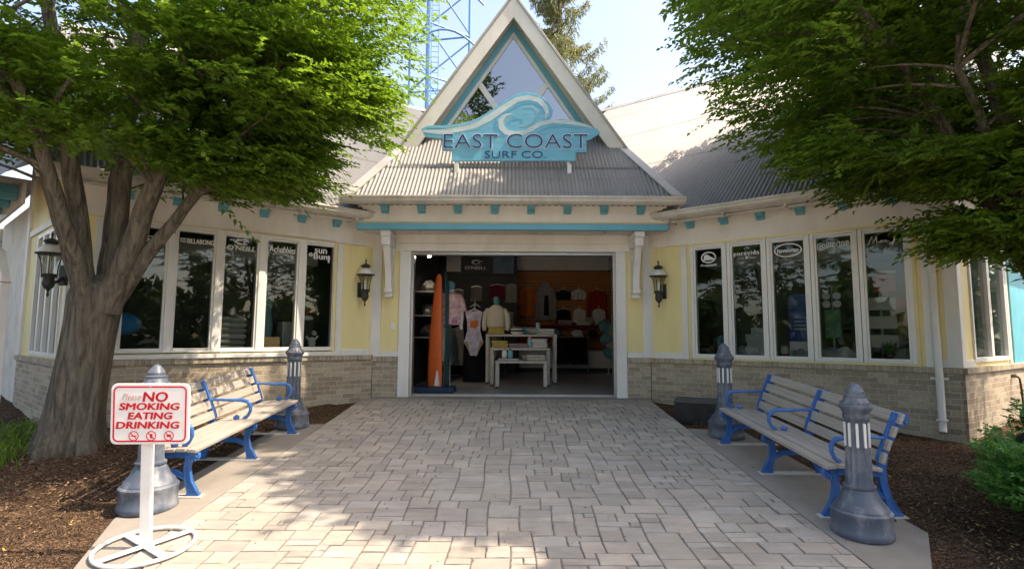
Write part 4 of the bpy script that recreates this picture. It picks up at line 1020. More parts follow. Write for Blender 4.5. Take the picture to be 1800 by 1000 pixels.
# ------------------------------------------------------------------ wall lanterns
def lantern(label, loc, rz, side_arm=None):
    t = thing("wall_lantern", label, "lantern", loc, (0, 0, rz), "wall lanterns on the shop front")
    yb = -.20
    mb = MB(); mb.box(-.06, .06, -.035, 0, -.13, .13); mb.build("back_plate", M['lantern'], t, bevel=.012)
    mb = MB(); mb.tube([(0, -.03, -.03), (0, -.09, -.09), (0, -.15, -.10), (0, yb, -.06)], [.022, .02, .02, .03], 8); mb.build("arm", M['lantern'], t)
    mb = MB(); mb.lathe([(.004, -.29), (.016, -.26), (.008, -.23), (.018, -.20), (.05, -.17), (.066, -.12), (.055, -.06), (.072, -.03), (.075, .0)], 16, (0, yb, 0)); mb.build("cup", M['lantern'], t)
    mb = MB(); mb.lathe([(.066, .0), (.072, .08), (.086, .16), (.112, .225), (.118, .235)], 20, (0, yb, 0), cap=False); mb.build("lantern_glass", M['lantern_glass'], t)
    mb = MB(); mb.lathe([(.02, .0), (.022, .06), (.026, .13), (.012, .17)], 12, (0, yb, 0)); mb.build("bulb", M['opal'], t)
    mb = MB()
    for k in range(4):
        a = R(45 + 90 * k); c, s = math.cos(a), math.sin(a)
        mb.tube([(c * r_, yb + s * r_, z) for r_, z in ((.074, -.05), (.078, .02), (.08, .09), (.095, .17), (.125, .238))], .006, 6)
    mb.build("cage", M['lantern'], t)
    mb = MB(); mb.lathe([(.118, .236), (.154, .244), (.158, .256), (.142, .262)], 24, (0, yb, 0)); mb.build("brim", M['lantern'], t)
    mb = MB(); mb.lathe([(.140, .262), (.128, .30), (.105, .335), (.074, .36), (.06, .366)], 24, (0, yb, 0)); mb.build("dome", M['opal'], t)
    mb = MB(); mb.lathe([(.058, .367), (.066, .38), (.062, .385), (.088, .405), (.062, .428), (.03, .44), (.012, .45), (.010, .48), (.018, .492), (.010, .505), (.002, .54)], 16, (0, yb, 0)); mb.build("cap", M['lantern'], t)
    return t
def wingpt(side, s, yy, z):
    v = Matrix.Rotation(-TH if side > 0 else TH, 4, 'Z') @ Vector((side * s, yy, z)); return Vector((side * HX, YF, 0)) + v
lantern("bronze wall lantern with a pale dome on the yellow panel left of the open doorway", wingpt(-1, .27, -.0, 1.84), TH)
lantern("bronze wall lantern with a pale dome on the yellow panel right of the open doorway", wingpt(1, .27, 0, 1.84), -TH)
_a = math.atan2(950, 1126); CLn, CR = CLn[0], CR[0]
lantern("bronze wall lantern at the far left corner of the shop, beside the big tree trunk", Vector((CLn.x - .03, CLn.y + YF - .02, 1.80)), R(-10))

# ------------------------------------------------------------------ bollard lights
def bollard(label, x, y, rz=0.0, s=1.0):
    t = thing("bollard_light", label, "bollard", (x, y, ramp(y) - .005), (0, 0, rz), "cast-iron bollard lights at the bench ends"); t.scale = (s, s, s)
    mb = MB(); mb.lathe([(.214, 0), (.220, .015), (.220, .045), (.212, .055), (.212, .155), (.217, .165), (.217, .185), (.203, .20), (.18, .205)], 40); mb.build("base", M['bollard'], t)
    mb = MB(); mb.lathe([(.196, .205), (.182, .235, .008), (.145, .28, .010), (.122, .33, .010), (.104, .355), (.116, .362), (.116, .378), (.100, .385)], 40); mb.build("skirt", M['bollard'], t)
    mb = MB(); mb.lathe([(.100, .385, .0), (.096, .41, .013), (.090, .64, .013), (.089, .66, .013), (.087, .875, .013), (.090, .89, 0), (.096, .90), (.096, .925), (.090, .93)], 28); sh = mb.build("shaft", M['bollard'], t)
    mb = MB()
    for k in range(10):
        a = 2 * math.pi * (k + .5) / 10; m = Matrix.Rotation(a, 4, 'Z')
        z0, z1, w, r0 = .675, .865, .0095, .080
        pts = [(-w, z0 + w), (-w * .6, z0 + w * .3), (0, z0), (w * .6, z0 + w * .3), (w, z0 + w), (w, z1 - w), (w * .6, z1 - w * .3), (0, z1), (-w * .6, z1 - w * .3), (-w, z1 - w)]
        mb.prism(pts, r0, r0 + .012, 'x', m)
    mb.build("lens", M['lens'], sh)
    mb = MB(); mb.lathe([(.090, .93), (.102, .955), (.117, .975), (.122, .99), (.120, 1.0), (.100, 1.012), (.090, 1.035), (.078, 1.06), (.081, 1.066), (.081, 1.078), (.068, 1.084), (.064, 1.10), (.067, 1.106), (.060, 1.118), (.052, 1.135), (.042, 1.142), (.040, 1.148), (.030, 1.163), (.014, 1.172), (.003, 1.176)], 32); cp = mb.build("cap", M['bollard'], t)
    mb = MB()
    for k in range(16):
        a = 2 * math.pi * k / 16; mb.blob((.100 * math.cos(a), .100 * math.sin(a), 1.012), (.012, .012, .016), k, 8, 5, .05)
    mb.build("leaf_moulding", M['bollard'], cp)
    return t
bollard("blue-grey fluted bollard light at the near end of the right bench", 2.63, 4.20, .1, .95)
bollard("blue-grey fluted bollard light beyond the right bench, by the dark box", 2.72, 6.98, .7)
bollard("blue-grey fluted bollard light behind the NO SMOKING sign", -3.0, 4.62, .3)
bollard("blue-grey fluted bollard light at the far end of the left bench, against the brick", -2.93, 7.36, .5)

# ------------------------------------------------------------------ benches
def rosette(mb, y, z, x0, x1, r=.05):
    n = 20; pts = [(y + r * math.cos(2 * math.pi * i / n), z + r * math.sin(2 * math.pi * i / n)) for i in range(n)]; mb.prism(pts, x0, x1, 'x')
    for sgn, xx in ((-1, x0), (1, x1)):
        for k in range(8):
            a = 2 * math.pi * k / 8; mb.tube([(xx + sgn * .004, y + .012 * math.cos(a), z + .012 * math.sin(a)), (xx + sgn * .006, y + r * .82 * math.cos(a), z + r * .82 * math.sin(a))], [.006, .011], 6)
        mb.lathe([(.0, 0)], 3) if False else None
def bar(mb, pts, w, x, half):
    """cast bar: centre line pts (y,z), widths w, thickness 2*half round x, with raised edges"""
    P_ = [Vector((p[0], p[1])) for p in pts]; n = len(P_); L_, R_ = [], []
    for i in range(n):
        t = (P_[min(i + 1, n - 1)] - P_[max(i - 1, 0)]).normalized(); nn = Vector((-t.y, t.x)); L_.append(P_[i] + nn * w[i] / 2); R_.append(P_[i] - nn * w[i] / 2)
    vs = [(x + sx * half, p.x, p.y) for sx in (-1, 1) for p in L_ + R_]; m = 2 * n; fs = []
    for i in range(n - 1):
        fs += [(i, i + 1, n + i + 1, n + i), (m + i + 1, m + i, m + n + i, m + n + i + 1), (i + 1, i, m + i, m + i + 1), (n + i, n + i + 1, m + n + i + 1, m + n + i)]
    fs += [(0, n, m + n, m), (n - 1, m + n - 1, m + 2 * n - 1, 2 * n - 1)]
    mb.add(vs, fs)
    for line in (L_, R_):
        for sx in (-1, 1): mb.tube([(x + sx * half, p.x, p.y) for p in line], .0055, 5)
def bench(label, loc, rz, L=2.12):
    t = thing("park_bench", label, "bench", loc, (0, 0, 0), "slatted benches along the walkway")
    t.rotation_euler = (Matrix.Rotation(math.atan(SL), 3, 'X') @ Matrix.Rotation(rz, 3, 'Z')).to_euler()
    mb = MB()
    sy = [.265, .172, .079, -.014, -.100]; sz = [.408, .414, .408, .398, .392]; st = [4, -1, -4, -6, -8]
    for y, z, a in zip(sy, sz, st):
        m = Matrix.Translation((0, y, z)) @ Matrix.Rotation(R(-a), 4, 'X'); mb.box(-L / 2 - .06, L / 2 + .06, -.0425, .0425, -.016, .016, m)
    mb.build("seat", M['plank'], t, bevel=.006)
    mb = MB()
    for k in range(4):
        f = k / 3; y = -.158 - .105 * f - .035 * f * f; z = .478 + f * .315; m = Matrix.Translation((0, y, z)) @ Matrix.Rotation(R(15 + 6 * f), 4, 'X')
        mb.box(-L / 2 - .06, L / 2 + .06, -.015, .015, -.044, .044, m)
    mb.build("backrest", M['plank'], t, bevel=.006)
    for x in (-L / 2, 0.0, L / 2):
        h = .014
        mb = MB(); bar(mb, [(.235, .395), (.215, .33), (.20, .24), (.215, .13), (.255, .02)], [.06, .05, .045, .052, .085], x, h); mb.box(x - .02, x + .02, .20, .31, .008, .03)
        fr = mb.build("front_leg", M['iron'], t, recalc=False)
        mb = MB(); bar(mb, [(-.285, .02), (-.225, .13), (-.18, .26), (-.165, .38), (-.185, .52), (-.235, .63), (-.30, .77)], [.07, .05, .05, .06, .055, .052, .06], x, h); mb.box(x - .02, x + .02, -.33, -.24, .008, .03)
        rl = mb.build("rear_leg", M['iron'], t, recalc=False)
        mb = MB(); rosette(mb, -.325, .785, x - h - .004, x + h + .004, .056); mb.build("rosette", M['iron'], rl)
        mb = MB(); rosette(mb, .255, .352, x - h - .006, x + h + .006, .052); mb.build("rosette", M['iron'], fr)
        mb = MB(); bar(mb, [(.235, .362), (.10, .366), (-.04, .362), (-.165, .352)], [.05, .05, .05, .055], x, h); mb.build("seat_rail", M['iron'], t, recalc=False)
        mb = MB(); bar(mb, [(.232, .09), (.19, .165), (.10, .205), (.0, .215), (-.10, .205), (-.19, .16)], [.03, .038, .04, .045, .04, .03], x, h * .8)
        for k in range(5):
            a = R(30 + 30 * k); mb.tube([(x, -.02, .225), (x, -.02 + .055 * math.cos(a), .225 + .05 * math.sin(a))], [.008, .014], 6)
        mb.build("brace", M['iron'], t, recalc=False)
        mb = MB(); pts = [(x, -.19, .63), (x, -.12, .635), (x, .02, .63), (x, .13, .632), (x, .20, .618), (x, .235, .575), (x, .235, .52), (x, .21, .47), (x, .165, .435)]
        mb.tube(pts, [.014, .014, .016, .02, .022, .02, .018, .017, .02], 8); mb.blob((x, .085, .445), (.018, .035, .03), 3, 8, 6, .1); bar(mb, [(-.135, .445), (-.148, .50), (-.185, .60), (-.222, .70), (-.262, .80), (-.275, .835)], [.012] * 6, x, .013); mb.build("armrest", M['iron'], t, recalc=False)
        mb = MB(); mb.box(x - .045, x + .045, -.36, .34, .0, .0075); mb.build("foot_pad", M['pad'], t)
    return t
yr = 5.565
bench("slatted bench with blue iron arms on the right of the walkway", (2.82, yr, ramp(yr)), R(90))
yl_ = 5.93
bench("slatted bench with blue iron arms on the left of the walkway", (-3.03, yl_, ramp(yl_)), R(-90))

# ------------------------------------------------------------------ NO SMOKING sign on its ring base
nx, ny = -2.53, 3.90
ns = thing("no_smoking_sign", "white and red NO SMOKING EATING DRINKING sign on a white ring stand", "sign", (nx, ny, ramp(ny)), (math.atan(SL), 0, R(3)))
mb = MB(); N_ = 48; mb.tube([(.30 * math.cos(2 * math.pi * i / N_), .30 * math.sin(2 * math.pi * i / N_), .022) for i in range(N_ + 1)], .014, 8, cap=False)
for a in (28, 118):
    m = Matrix.Rotation(R(a + 25), 4, 'Z'); mb.box(-.296, .296, -.028, .028, .018 + .001 * (a > 90), .026 + .002 * (a > 90), m)
mb.build("ring_base", M['enamel'], ns, bevel=.002)
mb = MB(); mb.box(-.036, .036, -.018, .018, .024, 1.0); mb.build("post", M['enamel'], ns, bevel=.004)
pw, ph, pz = .262, .208, .935
def rrect(hw, hh, r_, n=7):
    o = []
    for cx, cz, a0 in ((hw - r_, hh - r_, 0), (-hw + r_, hh - r_, 90), (-hw + r_, -hh + r_, 180), (hw - r_, -hh + r_, 270)):
        for q in range(n): a = R(a0 + 90 * q / (n - 1)); o.append((cx + r_ * math.cos(a), cz + r_ * math.sin(a)))
    return o
mb = MB(); mb.prism([(x + .03, z + pz) for x, z in rrect(pw, ph, .04)], -.036, -.019, 'y'); pn = mb.build("panel", M['enamel'], ns, bevel=.003)
mb = MB(); q = rrect(pw - .022, ph - .022, .032); mb.ribbon([(x + .03, z + pz) for x, z in q + [q[0]]], [.011] * (len(q) + 1), -.0375, .002); mb.build("red_border", M['red'], pn)
mb = MB(); f_ = lambda s, cx, cz, w, h: [add_text(mb, s, cx + .03 + dx, -.0373 - abs(dx) * .03, cz + pz + dz, w=w, h=h, shear=.12) for dx, dz in ((-.0032, 0), (.0032, .0), (0, .0016), (0, -.0016), (.0016, .0), (-.0016, 0))]
f_("NO", .035, .118, .165, .066); f_("SMOKING", -.003, .052, .40, .046); f_("EATING", .003, -.012, .295, .046); f_("DRINKING", -.012, -.076, .42, .046); mb.build("lettering", M['red'], pn, recalc=False)
mb = MB(); add_text(mb, "Please", -.125 + .03, -.0373, .118 + pz, w=.125, h=.045, bold=-.012, shear=.42); mb.build("script_lettering", M['script'], pn, recalc=False)
for k, cx in enumerate((-.105, .012, .130)):
    mb = MB(); x = cx + .03; z = pz - .150
    ringshape(mb, x, z, .031, .006, -.0373, .002, 24); mb.ribbon([(x - .021, z + .021), (x + .021, z - .021)], [.006, .006], -.0375, .002)
    if k == 0: mb.box(x - .02, x + .018, -.0372, -.036, z - .004, z + .003)
    elif k == 1: mb.prism([(x - .010, z + .014), (x + .010, z + .014), (x + .007, z - .016), (x - .007, z - .016)], -.0372, -.036, 'y')
    else: mb.prism([(x - .016, z - .008), (x + .016, z - .008), (x + .013, z + .010), (x - .013, z + .010)], -.0372, -.036, 'y')
    mb.build("ban_symbol", M['red'], pn, recalc=False)
mb = MB(); mb.lathe([(.006, 0), (.004, .004)], 10); b_ = mb.build("screw", M['metal'], pn); b_.location = (.03, -.036, pz + .185); b_.rotation_euler = (R(90), 0, 0)

# ------------------------------------------------------------------ dark box by the wall, tall white board at the left
t = thing("storage_box", "low black box with a grey lid between the walkway edge and the far right bollard", "box", (2.78, 8.0, ramp(8.0) - .06), (math.atan(SL), 0, R(-24)))
mb = MB(); mb.box(-.37, .37, -.19, .19, 0, .30); mb.build("body", M['blackbox'], t, bevel=.012)
mb = MB(); mb.box(-.38, .38, -.20, .20, .302, .325); mb.build("lid", M['rim'], t, bevel=.01)
t = thing("white_post", "tall white pointed board post standing at the left edge", "post", (-5.72, 5.95, ramp(5.95) - .05), (0, 0, R(-8)))
mb = MB(); mb.prism([(-.16, 0), (.16, 0), (.14, 2.0), (.04, 2.30), (-.06, 2.36), (-.16, 2.05)], -.05, .05, 'y'); mb.build("board", M['enamel'], t, bevel=.008)
mb = MB(); mb.box(-.165, .150, -.055, .055, 1.93, 1.942); mb.build("joint_strip", M['script'], t)
t = thing("stone_wall", "tan field-stone wall far behind the left corner of the shop", "wall", (-13.4, 13.6, -.1))
mb = MB()
rr_ = random.Random(4); z = 0
while z < 3.7:
    h_ = rr_.uniform(.22, .4); x = -2.4
    while x < 2.4:
        w_ = rr_.uniform(.3, .75); mb.box(x + .015, x + w_ - .015, -.15 + rr_.uniform(-.03, .03), .25, z + .012, z + h_ - .012); x += w_
    z += h_
mb.box(-2.4, 2.4, -.08, .2, 0, z - .05)
mb.build("stonework", M['stone'], t, bevel=.03)
# ------------------------------------------------------------------ inside the shop
def one(name, mb, m, label, cat, loc, rz=0, group=None, **k):
    o = mb.build(name, m, None, loc=loc, rot=(0, 0, rz), **k); return tag(o, label, cat, group)
# foam stand and boards
t = thing("board_stand", "dark blue foam stand block just inside the door at left", "stand", (-1.47, YF + .72, 0))
mb = MB(); mb.box(-.32, .40, -.22, .30, .0, .10); mb.build("block", C['navy'], t, bevel=.015)
mb = MB(); mb.lathe([(.015, 0), (.015, .012)], 10, (.33, -.225, .045)); mb.build("castor", M['metal'], t)
def board(w0, h, th):
    mb = MB(); n = 18; rg = []
    prof = [(0, .93), (.10, 1.0), (.28, .96), (.5, .84), (.72, .66), (.88, .52), (.965, .42), (1.0, .16)]
    for f, w in prof: rg.append((0, -.05 * math.sin(f * 3.0), f * h, w0 * w / 2, th / 2 * (0.6 if f > .9 else 1)))
    return mb.rings(rg, 20)
t = thing("surfboard", "bright orange foam surfboard standing upright in the doorway", "surfboard", (-1.45, YF + .74, .10), (0, R(1.5), R(-14)))
board(.29, 2.13, .075).build("deck", C['foam'], t)
mb = MB(); mb.prism([(.02, .02), (.11, .02), (.07, .30), (.055, .30)], -.085, -.03, 'y'); mb.build("fin", M['enamel'], t, bevel=.004)
t = thing("surfboard", "dark teal surfboard standing edge-on behind the orange one", "surfboard", (-1.26, YF + .92, .10), (0, R(-3), R(78)))
board(.40, 2.18, .06).build("deck", C['boardteal'], t)
mb = MB(); mb.tube([(.20 * w, 0, f * 2.18) for f, w in ((.08, .86), (.25, 1.0), (.5, .93), (.75, .72))], .008, 6); mb.build("rail_tape", M['ink_white'], t)

def torso(mb, z=0, w=.17, d=.115):
    return mb.rings([(0, 0, z, w * .80, d * .9), (0, 0, z + .10, w * .92, d), (0, 0, z + .24, w * .78, d * .86), (0, -.01, z + .38, w * .95, d * 1.1), (0, 0, z + .50, w * 1.02, d * .85), (0, 0, z + .56, w * .70, d * .62), (0, 0, z + .60, w * .36, d * .5), (0, 0, z + .68, w * .33, d * .45)], 20)
def neck(mb, z):
    return mb.rings([(0, 0, z, .058, .055), (0, 0, z + .06, .055, .055), (0, -.01, z + .10, .075, .08), (0, -.01, z + .17, .078, .088), (0, 0, z + .215, .045, .05)], 16)
# mannequin in the print dress
t = thing("mannequin", "white mannequin in a pink print dress on a thin pole beside the orange board", "mannequin", (-1.195, YF + .98, 0), (0, 0, R(12)))
mb = MB(); mb.tube([(0, 0, .0), (0, 0, 1.32)], .012, 8); mb.lathe([(.15, 0), (.15, .012), (.03, .025)], 20); mb.build("pole", M['metal'], t)
mb = MB(); torso(mb, 1.30); ar = lambda s: [(s * .165, 0, 1.80), (s * .20, .0, 1.66), (s * .215, -.03, 1.54), (s * .21, -.10, 1.40), (s * .20, -.15, 1.30), (s * .19, -.17, 1.24)]
for s in (-1, 1):
    mb.tube(ar(s), [.05, .045, .038, .035, .026, .03], 10)
    for q in range(4): mb.tube([(s * .19 + (q - 1.5) * .012, -.17, 1.25), (s * .19 + (q - 1.5) * .013, -.185, 1.19 + .01 * abs(q - 1.5)), (s * .19 + (q - 1.5) * .011, -.18, 1.16 + .012 * abs(q - 1.5))], [.008, .008, .006], 6)
    mb.tube([(s * .165, -.17, 1.26), (s * .15, -.185, 1.22)], [.009, .007], 6)
mb.build("body", C['skin'], t)
mb = MB(); rg = []
for f in range(9):
    z = 1.27 + f * .072; w = .235 - .012 * f if f < 4 else .19 + .004 * (f - 4); rg.append((0, -.01, z, w, .16 - .004 * f))
rg += [(0, 0, 1.875, .15, .10), (0, 0, 1.91, .075, .07)]
mb.rings(rg, 26)
n = len(mb.v)
for i in range(26 * 4): x, y, z = mb.v[i]; k = 1 + .07 * math.sin(i % 26 * 1.45) * (1 - i // 26 / 4); mb.v[i] = (x * k, y * k, z + .012 * math.sin(i % 26 * 2.1))
for s in (-1, 1): mb.tube([(s * .14, 0, 1.84), (s * .20, 0, 1.74), (s * .225, -.01, 1.62), (s * .24, -.03, 1.52)], [.06, .07, .072, .078], 12)
mb.build("dress", C['pink'], t)
mb = MB(); mb.rings([(.03, -.045, 1.26, .16, .125), (.03, -.045, 1.36, .15, .12), (.02, -.04, 1.50, .10, .10)], 18); mb.build("skirt_panel", C['rose'], t)
mb = MB(); neck(mb, 1.90); mb.build("neck_cover", C['teal'], t)

# black rack with a swimsuit on a hanger
t = thing("garment_stand", "black draped garment stand behind the swimsuit", "stand", (-.86, YF + 3.05, 0))
mb = MB(); mb.rings([(0, 0, .0, .27, .2), (0, 0, .1, .28, .2), (0, 0, .9, .25, .17), (0, 0, 1.25, .26, .17), (0, 0, 1.5, .20, .13), (0, 0, 1.58, .07, .06)], 22); mb.build("drape", C['black'], t)
mb = MB(); mb.tube([(0, 0, 1.5), (0, 0, 1.92)], .012, 8); mb.tube([(-.12, 0, 1.72), (0, 0, 1.80), (.12, 0, 1.72)], .01, 6); mb.build("pole", M['metal'], t)
t = thing("swimsuit", "pastel striped one-piece swimsuit on a hanger before the black stand", "swimsuit", (-.865, YF + 2.78, .55))
mb = MB(); mb.prism([(-.20, 1.02), (-.12, 1.06), (.12, 1.06), (.20, 1.02), (.155, .82), (.15, .62), (.20, .42), (.235, .36), (.13, .20), (.08, .05), (-.08, .05), (-.13, .20), (-.235, .36), (-.20, .42), (-.15, .62), (-.155, .82)], -.02, .02, 'y'); mb.build("suit", C['lav'], t, bevel=.012)
mb = MB(); mb.prism([(-.10, .70), (.02, .66), (.10, .72), (.10, .86), (-.08, .84)], -.026, .0, 'y'); mb.build("orange_print", C['orange'], t, bevel=.01)
mb = MB(); mb.prism([(-.215, .36), (-.14, .38), (-.07, .08), (-.10, .12)], -.027, .0, 'y'); mb.prism([(.215, .36), (.14, .38), (.07, .08), (.10, .12)], -.027, .0, 'y'); mb.build("tan_edge", C['tan'], t)
mb = MB(); mb.tube([(-.19, 0, 1.03), (0, 0, 1.11), (.19, 0, 1.03)], .011, 6); mb.tube([(0, 0, 1.10), (0, 0, 1.18), (.03, 0, 1.22), (.0, 0, 1.25)], .006, 6); mb.build("hanger", M['enamel'], t)

# nest of three tables
def table(label, x, y, w, h, d):
    t = thing("nesting_table", label, "table", (x, y, 0), (0, 0, R(-1)), "nested display tables")
    mb = MB(); mb.box(-w / 2, w / 2, -d / 2, d / 2, h - .05, h); mb.build("table_top", C['tablew'], t, bevel=.006)
    for sx in (-1, 1):
        for sy in (-1, 1):
            mb = MB(); a, b = sorted((sx * (w / 2 - .004), sx * (w / 2 - .075))); c, e = sorted((sy * (d / 2 - .004), sy * (d / 2 - .075))); mb.box(a, b, c, e, .03, h - .051); lg = mb.build("leg", C['tablew'], t, bevel=.005)
            mb = MB(); mb.box(a + .008, b - .008, c + .008, e - .008, 0, .03); mb.build("foot", M['black'], lg)
    return t
table("tallest white table at the back of the nest, under folded tops", .215, 12.35, 1.58, 1.09, .6)
table("middle white table of the nest, under yellow and white folded cloth", .185, 11.80, 1.28, .80, .42)
table("lowest white table at the front of the nest", .20, 11.25, 1.06, .55, .36)
def fold(label, m, x, y, z, w, d, n, th, seed, cat="folded top"):
    mb = MB(); mb.fold(-w / 2, w / 2, -d / 2, d / 2, 0, n, th, seed); one("folded_shirt", mb, C[m], label, cat, (x, y, z + .001))
fold("mustard folded tops under the cream sweater on the tallest table", 'yellow', -.34, 12.2, 1.09, .38, .3, 3, .05, 1)
fold("white folded tops at the right end of the tallest table", 'white', .78, 12.22, 1.09, .36, .3, 3, .042, 2)
fold("mustard folded tops on the middle table", 'yellow', -.25, 11.78, .80, .36, .28, 3, .05, 3)
fold("mauve folded tops on the middle table", 'mauve', .16, 11.76, .80, .42, .26, 2, .045, 4)
fold("white folded tops on the middle table", 'white', .60, 11.78, .80, .34, .3, 4, .05, 5)
fold("cream knotted cloth at the right of the lowest table", 'cream', .50, 11.22, .55, .40, .24, 2, .06, 6, "folded cloth")
fold("flat grey tops behind the cloth on the lowest table", 'grey', .36, 11.34, .55, .3, .16, 2, .05, 7)
fold("flat white tops at the left of the lowest table", 'white', -.06, 11.22, .55, .44, .22, 1, .045, 8)
def lathe_thing(name, m, label, cat, loc, parts):
    t = thing(name, label, cat, loc)
    for nm, mm, prof in parts: mb = MB(); mb.lathe(prof, 16); mb.build(nm, mm, t)
    return t
lathe_thing("water_bottle", None, "pale blue bottle with a rosy cap on the middle table", "bottle", (.39, 11.72, .80), [("bottle", C['aqua'], [(.042, 0), (.046, .02), (.046, .17), (.036, .20)]), ("bottle_cap", C['rose'], [(.036, .201), (.038, .26), (.03, .27)])])
lathe_thing("water_bottle", None, "slim pale bottle standing on the tallest table", "bottle", (.60, 12.4, 1.09), [("bottle", C['aqua'], [(.05, 0), (.052, .02), (.052, .24), (.03, .27)]), ("bottle_cap", M['black'], [(.03, .271), (.03, .30)])])
for k, (x, lab) in enumerate(((-.15, "white and gold cup at left on the lowest table"), (-.03, "mint cup on the lowest table"))):
    lathe_thing("cup", None, lab, "cup", (x, 11.25, .60), [("cup_body", (M['enamel'], C['aqua'])[k], [(.035, 0), (.055, .03), (.055, .11), (.04, .16)]), ("cup_lid", C['yellow'] if k == 0 else C['green'], [(.04, .161), (.03, .18), (.012, .20)])])
mb = MB(); mb.rings([(0, 0, 0, .11, .10), (0, 0, .05, .15, .12), (0, 0, .12, .15, .12), (0, 0, .17, .11, .1)], 18); t = thing("striped_bag", "small black and white striped bag on the tallest table", "bag", (.12, 12.2, 1.09)); mb.build("bag_body", C['white'], t)
mb = MB(); mb.rings([(0, 0, .06, .153, .123), (0, 0, .095, .154, .124)], 18); mb.rings([(0, 0, .135, .146, .118), (0, 0, .165, .118, .105)], 18); mb.build("black_stripe", C['black'], t)
for k, (x, m, lab, w) in enumerate(((.30, 'teal', "teal folded cap pile behind the striped bag", .16), (.46, 'grey', "grey folded cap pile on the tallest table", .18))):
    mb = MB(); mb.blob((0, 0, .08), (w, .13, .085), 20 + k, 14, 8, .14); one("cap_pile", mb, C[m], lab, "cap pile", (x, 12.45, 1.09))
# half mannequin with the cream sweater
t = thing("half_mannequin", "half mannequin in a cream sweater above the mustard tops", "mannequin", (-.36, 12.47, 1.09))
mb = MB(); mb.tube([(0, 0, 0), (0, 0, .18)], .03, 10); mb.lathe([(.1, 0), (.1, .012)], 16); mb.build("stand", M['black'], t)
mb = MB(); mb.rings([(0, 0, .16, .20, .13), (0, 0, .20, .215, .14), (0, 0, .35, .21, .135), (0, 0, .50, .215, .135), (0, 0, .58, .20, .11), (0, 0, .63, .13, .085), (0, 0, .665, .085, .07)], 22)
for s in (-1, 1): mb.tube([(s * .17, 0, .57), (s * .245, 0, .46), (s * .275, -.02, .30), (s * .27, -.04, .16), (s * .262, -.05, .08)], [.065, .07, .066, .058, .045], 12)
mb.build("sweater", C['cream'], t)
mb = MB(); neck(mb, .645); mb.build("neck_cover", C['teal'], t)
# hanging garments on the wooden slatwall
def shirt(label, m, x, z, w, h, y=YF + 6.88, sleeves=True, cat="shirt", seed=0, long=.55):
    t = thing("hanging_shirt", label, cat, (x, y, z), (0, 0, 0), "garments on the wooden slatwall")
    rr = random.Random(seed); mb = MB()
    pr = [(0, 0, -h, w * .50, .045), (0, 0, -h * .7, w * .47, .05), (0, 0, -h * .35, w * .46, .055), (0, 0, -.10, w * .47, .05), (0, 0, -.04, w * .40, .045), (0, 0, .0, w * .17, .04)]
    mb.rings(pr, 24)
    for i in range(24 * 4): a = mb.v[i]; mb.v[i] = (a[0], a[1] + .014 * math.sin(i % 24 * 2.3 + seed), a[2] + .015 * math.sin(i % 24 * .9 + seed))
    if sleeves:
        for s in (-1, 1): mb.tube([(s * w * .40, 0, -.07), (s * w * .52, -.01, -.2), (s * w * .57, -.01, -long * h)], [.055, .05, .045], 10)
    mb.build("garment", C[m], t)
    mb = MB(); mb.tube([(-w * .4, 0, -.035), (0, 0, .03), (w * .4, 0, -.035)], .008, 6); mb.tube([(0, 0, .03), (0, 0, .10), (0, .06, .12)], .006, 6); mb.build("hanger", M['enamel'], t)
    return t
shirt("orange long shirt at left on the wooden slatwall", 'orange', .48, 2.50, .46, .86, seed=1)
t = shirt("grey zipped hoodie over a dark top on the wooden slatwall", 'grey', 1.04, 2.52, .50, 1.0, cat="hoodie", seed=2, long=.95)
mb = MB(); mb.prism([(-.07, -.85), (.09, -.85), (.07, -.25), (-.05, -.25)], -.075, -.03, 'y'); mb.build("dark_top", C['black'], t)
mb = MB(); mb.blob((0, .0, .06), (.13, .07, .11), 3, 12, 8, .06); mb.build("hood", C['grey'], t)
shirt("short black top in the upper row of the wooden slatwall", 'black', 1.57, 2.45, .40, .30, seed=3, cat="top", long=.7)
shirt("short white top in the upper row of the wooden slatwall", 'white', 2.04, 2.46, .40, .30, seed=4, cat="top", long=.7)
shirt("dark red jacket at right on the wooden slatwall", 'red', 2.60, 2.46, .46, .62, seed=5, cat="jacket", long=1.3)
shirt("short black top in the lower row of the wooden slatwall", 'black', 1.57, 1.86, .46, .42, seed=6, cat="top", sleeves=False)
shirt("short white top in the lower row of the wooden slatwall", 'white', 2.06, 1.86, .42, .40, seed=7, cat="top", sleeves=False)
shirt("white blouse hung below the dark red jacket", 'white', 2.64, 1.86, .42, .46, y=YF + 6.80, seed=8, cat="blouse", sleeves=False)
# counter and rail under the slatwall
t = thing("display_counter", "long counter with a dark red shelf under the wooden slatwall", "counter", (1.65, YF + 6.55, 0))
mb = MB(); mb.box(-1.45, 1.45, -.15, .38, .12, .62); mb.build("cabinet", M['bulk'], t, bevel=.01)
mb = MB(); mb.box(-1.45, 1.45, -.25, .38, 1.33, 1.37); mb.box(-1.45, 1.45, -.25, .38, .96, 1.0); mb.build("shelf", C['magenta'], t)
mb = MB(); mb.box(-1.45, 1.45, -.1, .36, 0, .119); mb.build("plinth", M['dark'], t)
t = thing("trouser_rail", "rail of black trousers hanging before the counter", "clothes rail", (1.72, YF + 6.15, 0), group=None)
mb = MB(); mb.tube([(-.5, 0, 1.02), (.5, 0, 1.02)], .014, 8); mb.tube([(-.5, 0, 1.02), (-.5, .15, 0)], .012, 8); mb.tube([(.5, 0, 1.02), (.5, .15, 0)], .012, 8); mb.build("rail", M['metal'], t)
for k in range(11):
    x = -.43 + k * .085; mb = MB(); mb.prism([(-.14, 1.0), (.14, 1.0), (.12, .24 + .03 * (k % 3)), (-.12, .24 + .02 * (k % 2))], x - .025, x + .025, 'x'); mb.build("trousers", C['black'], t, bevel=.01)
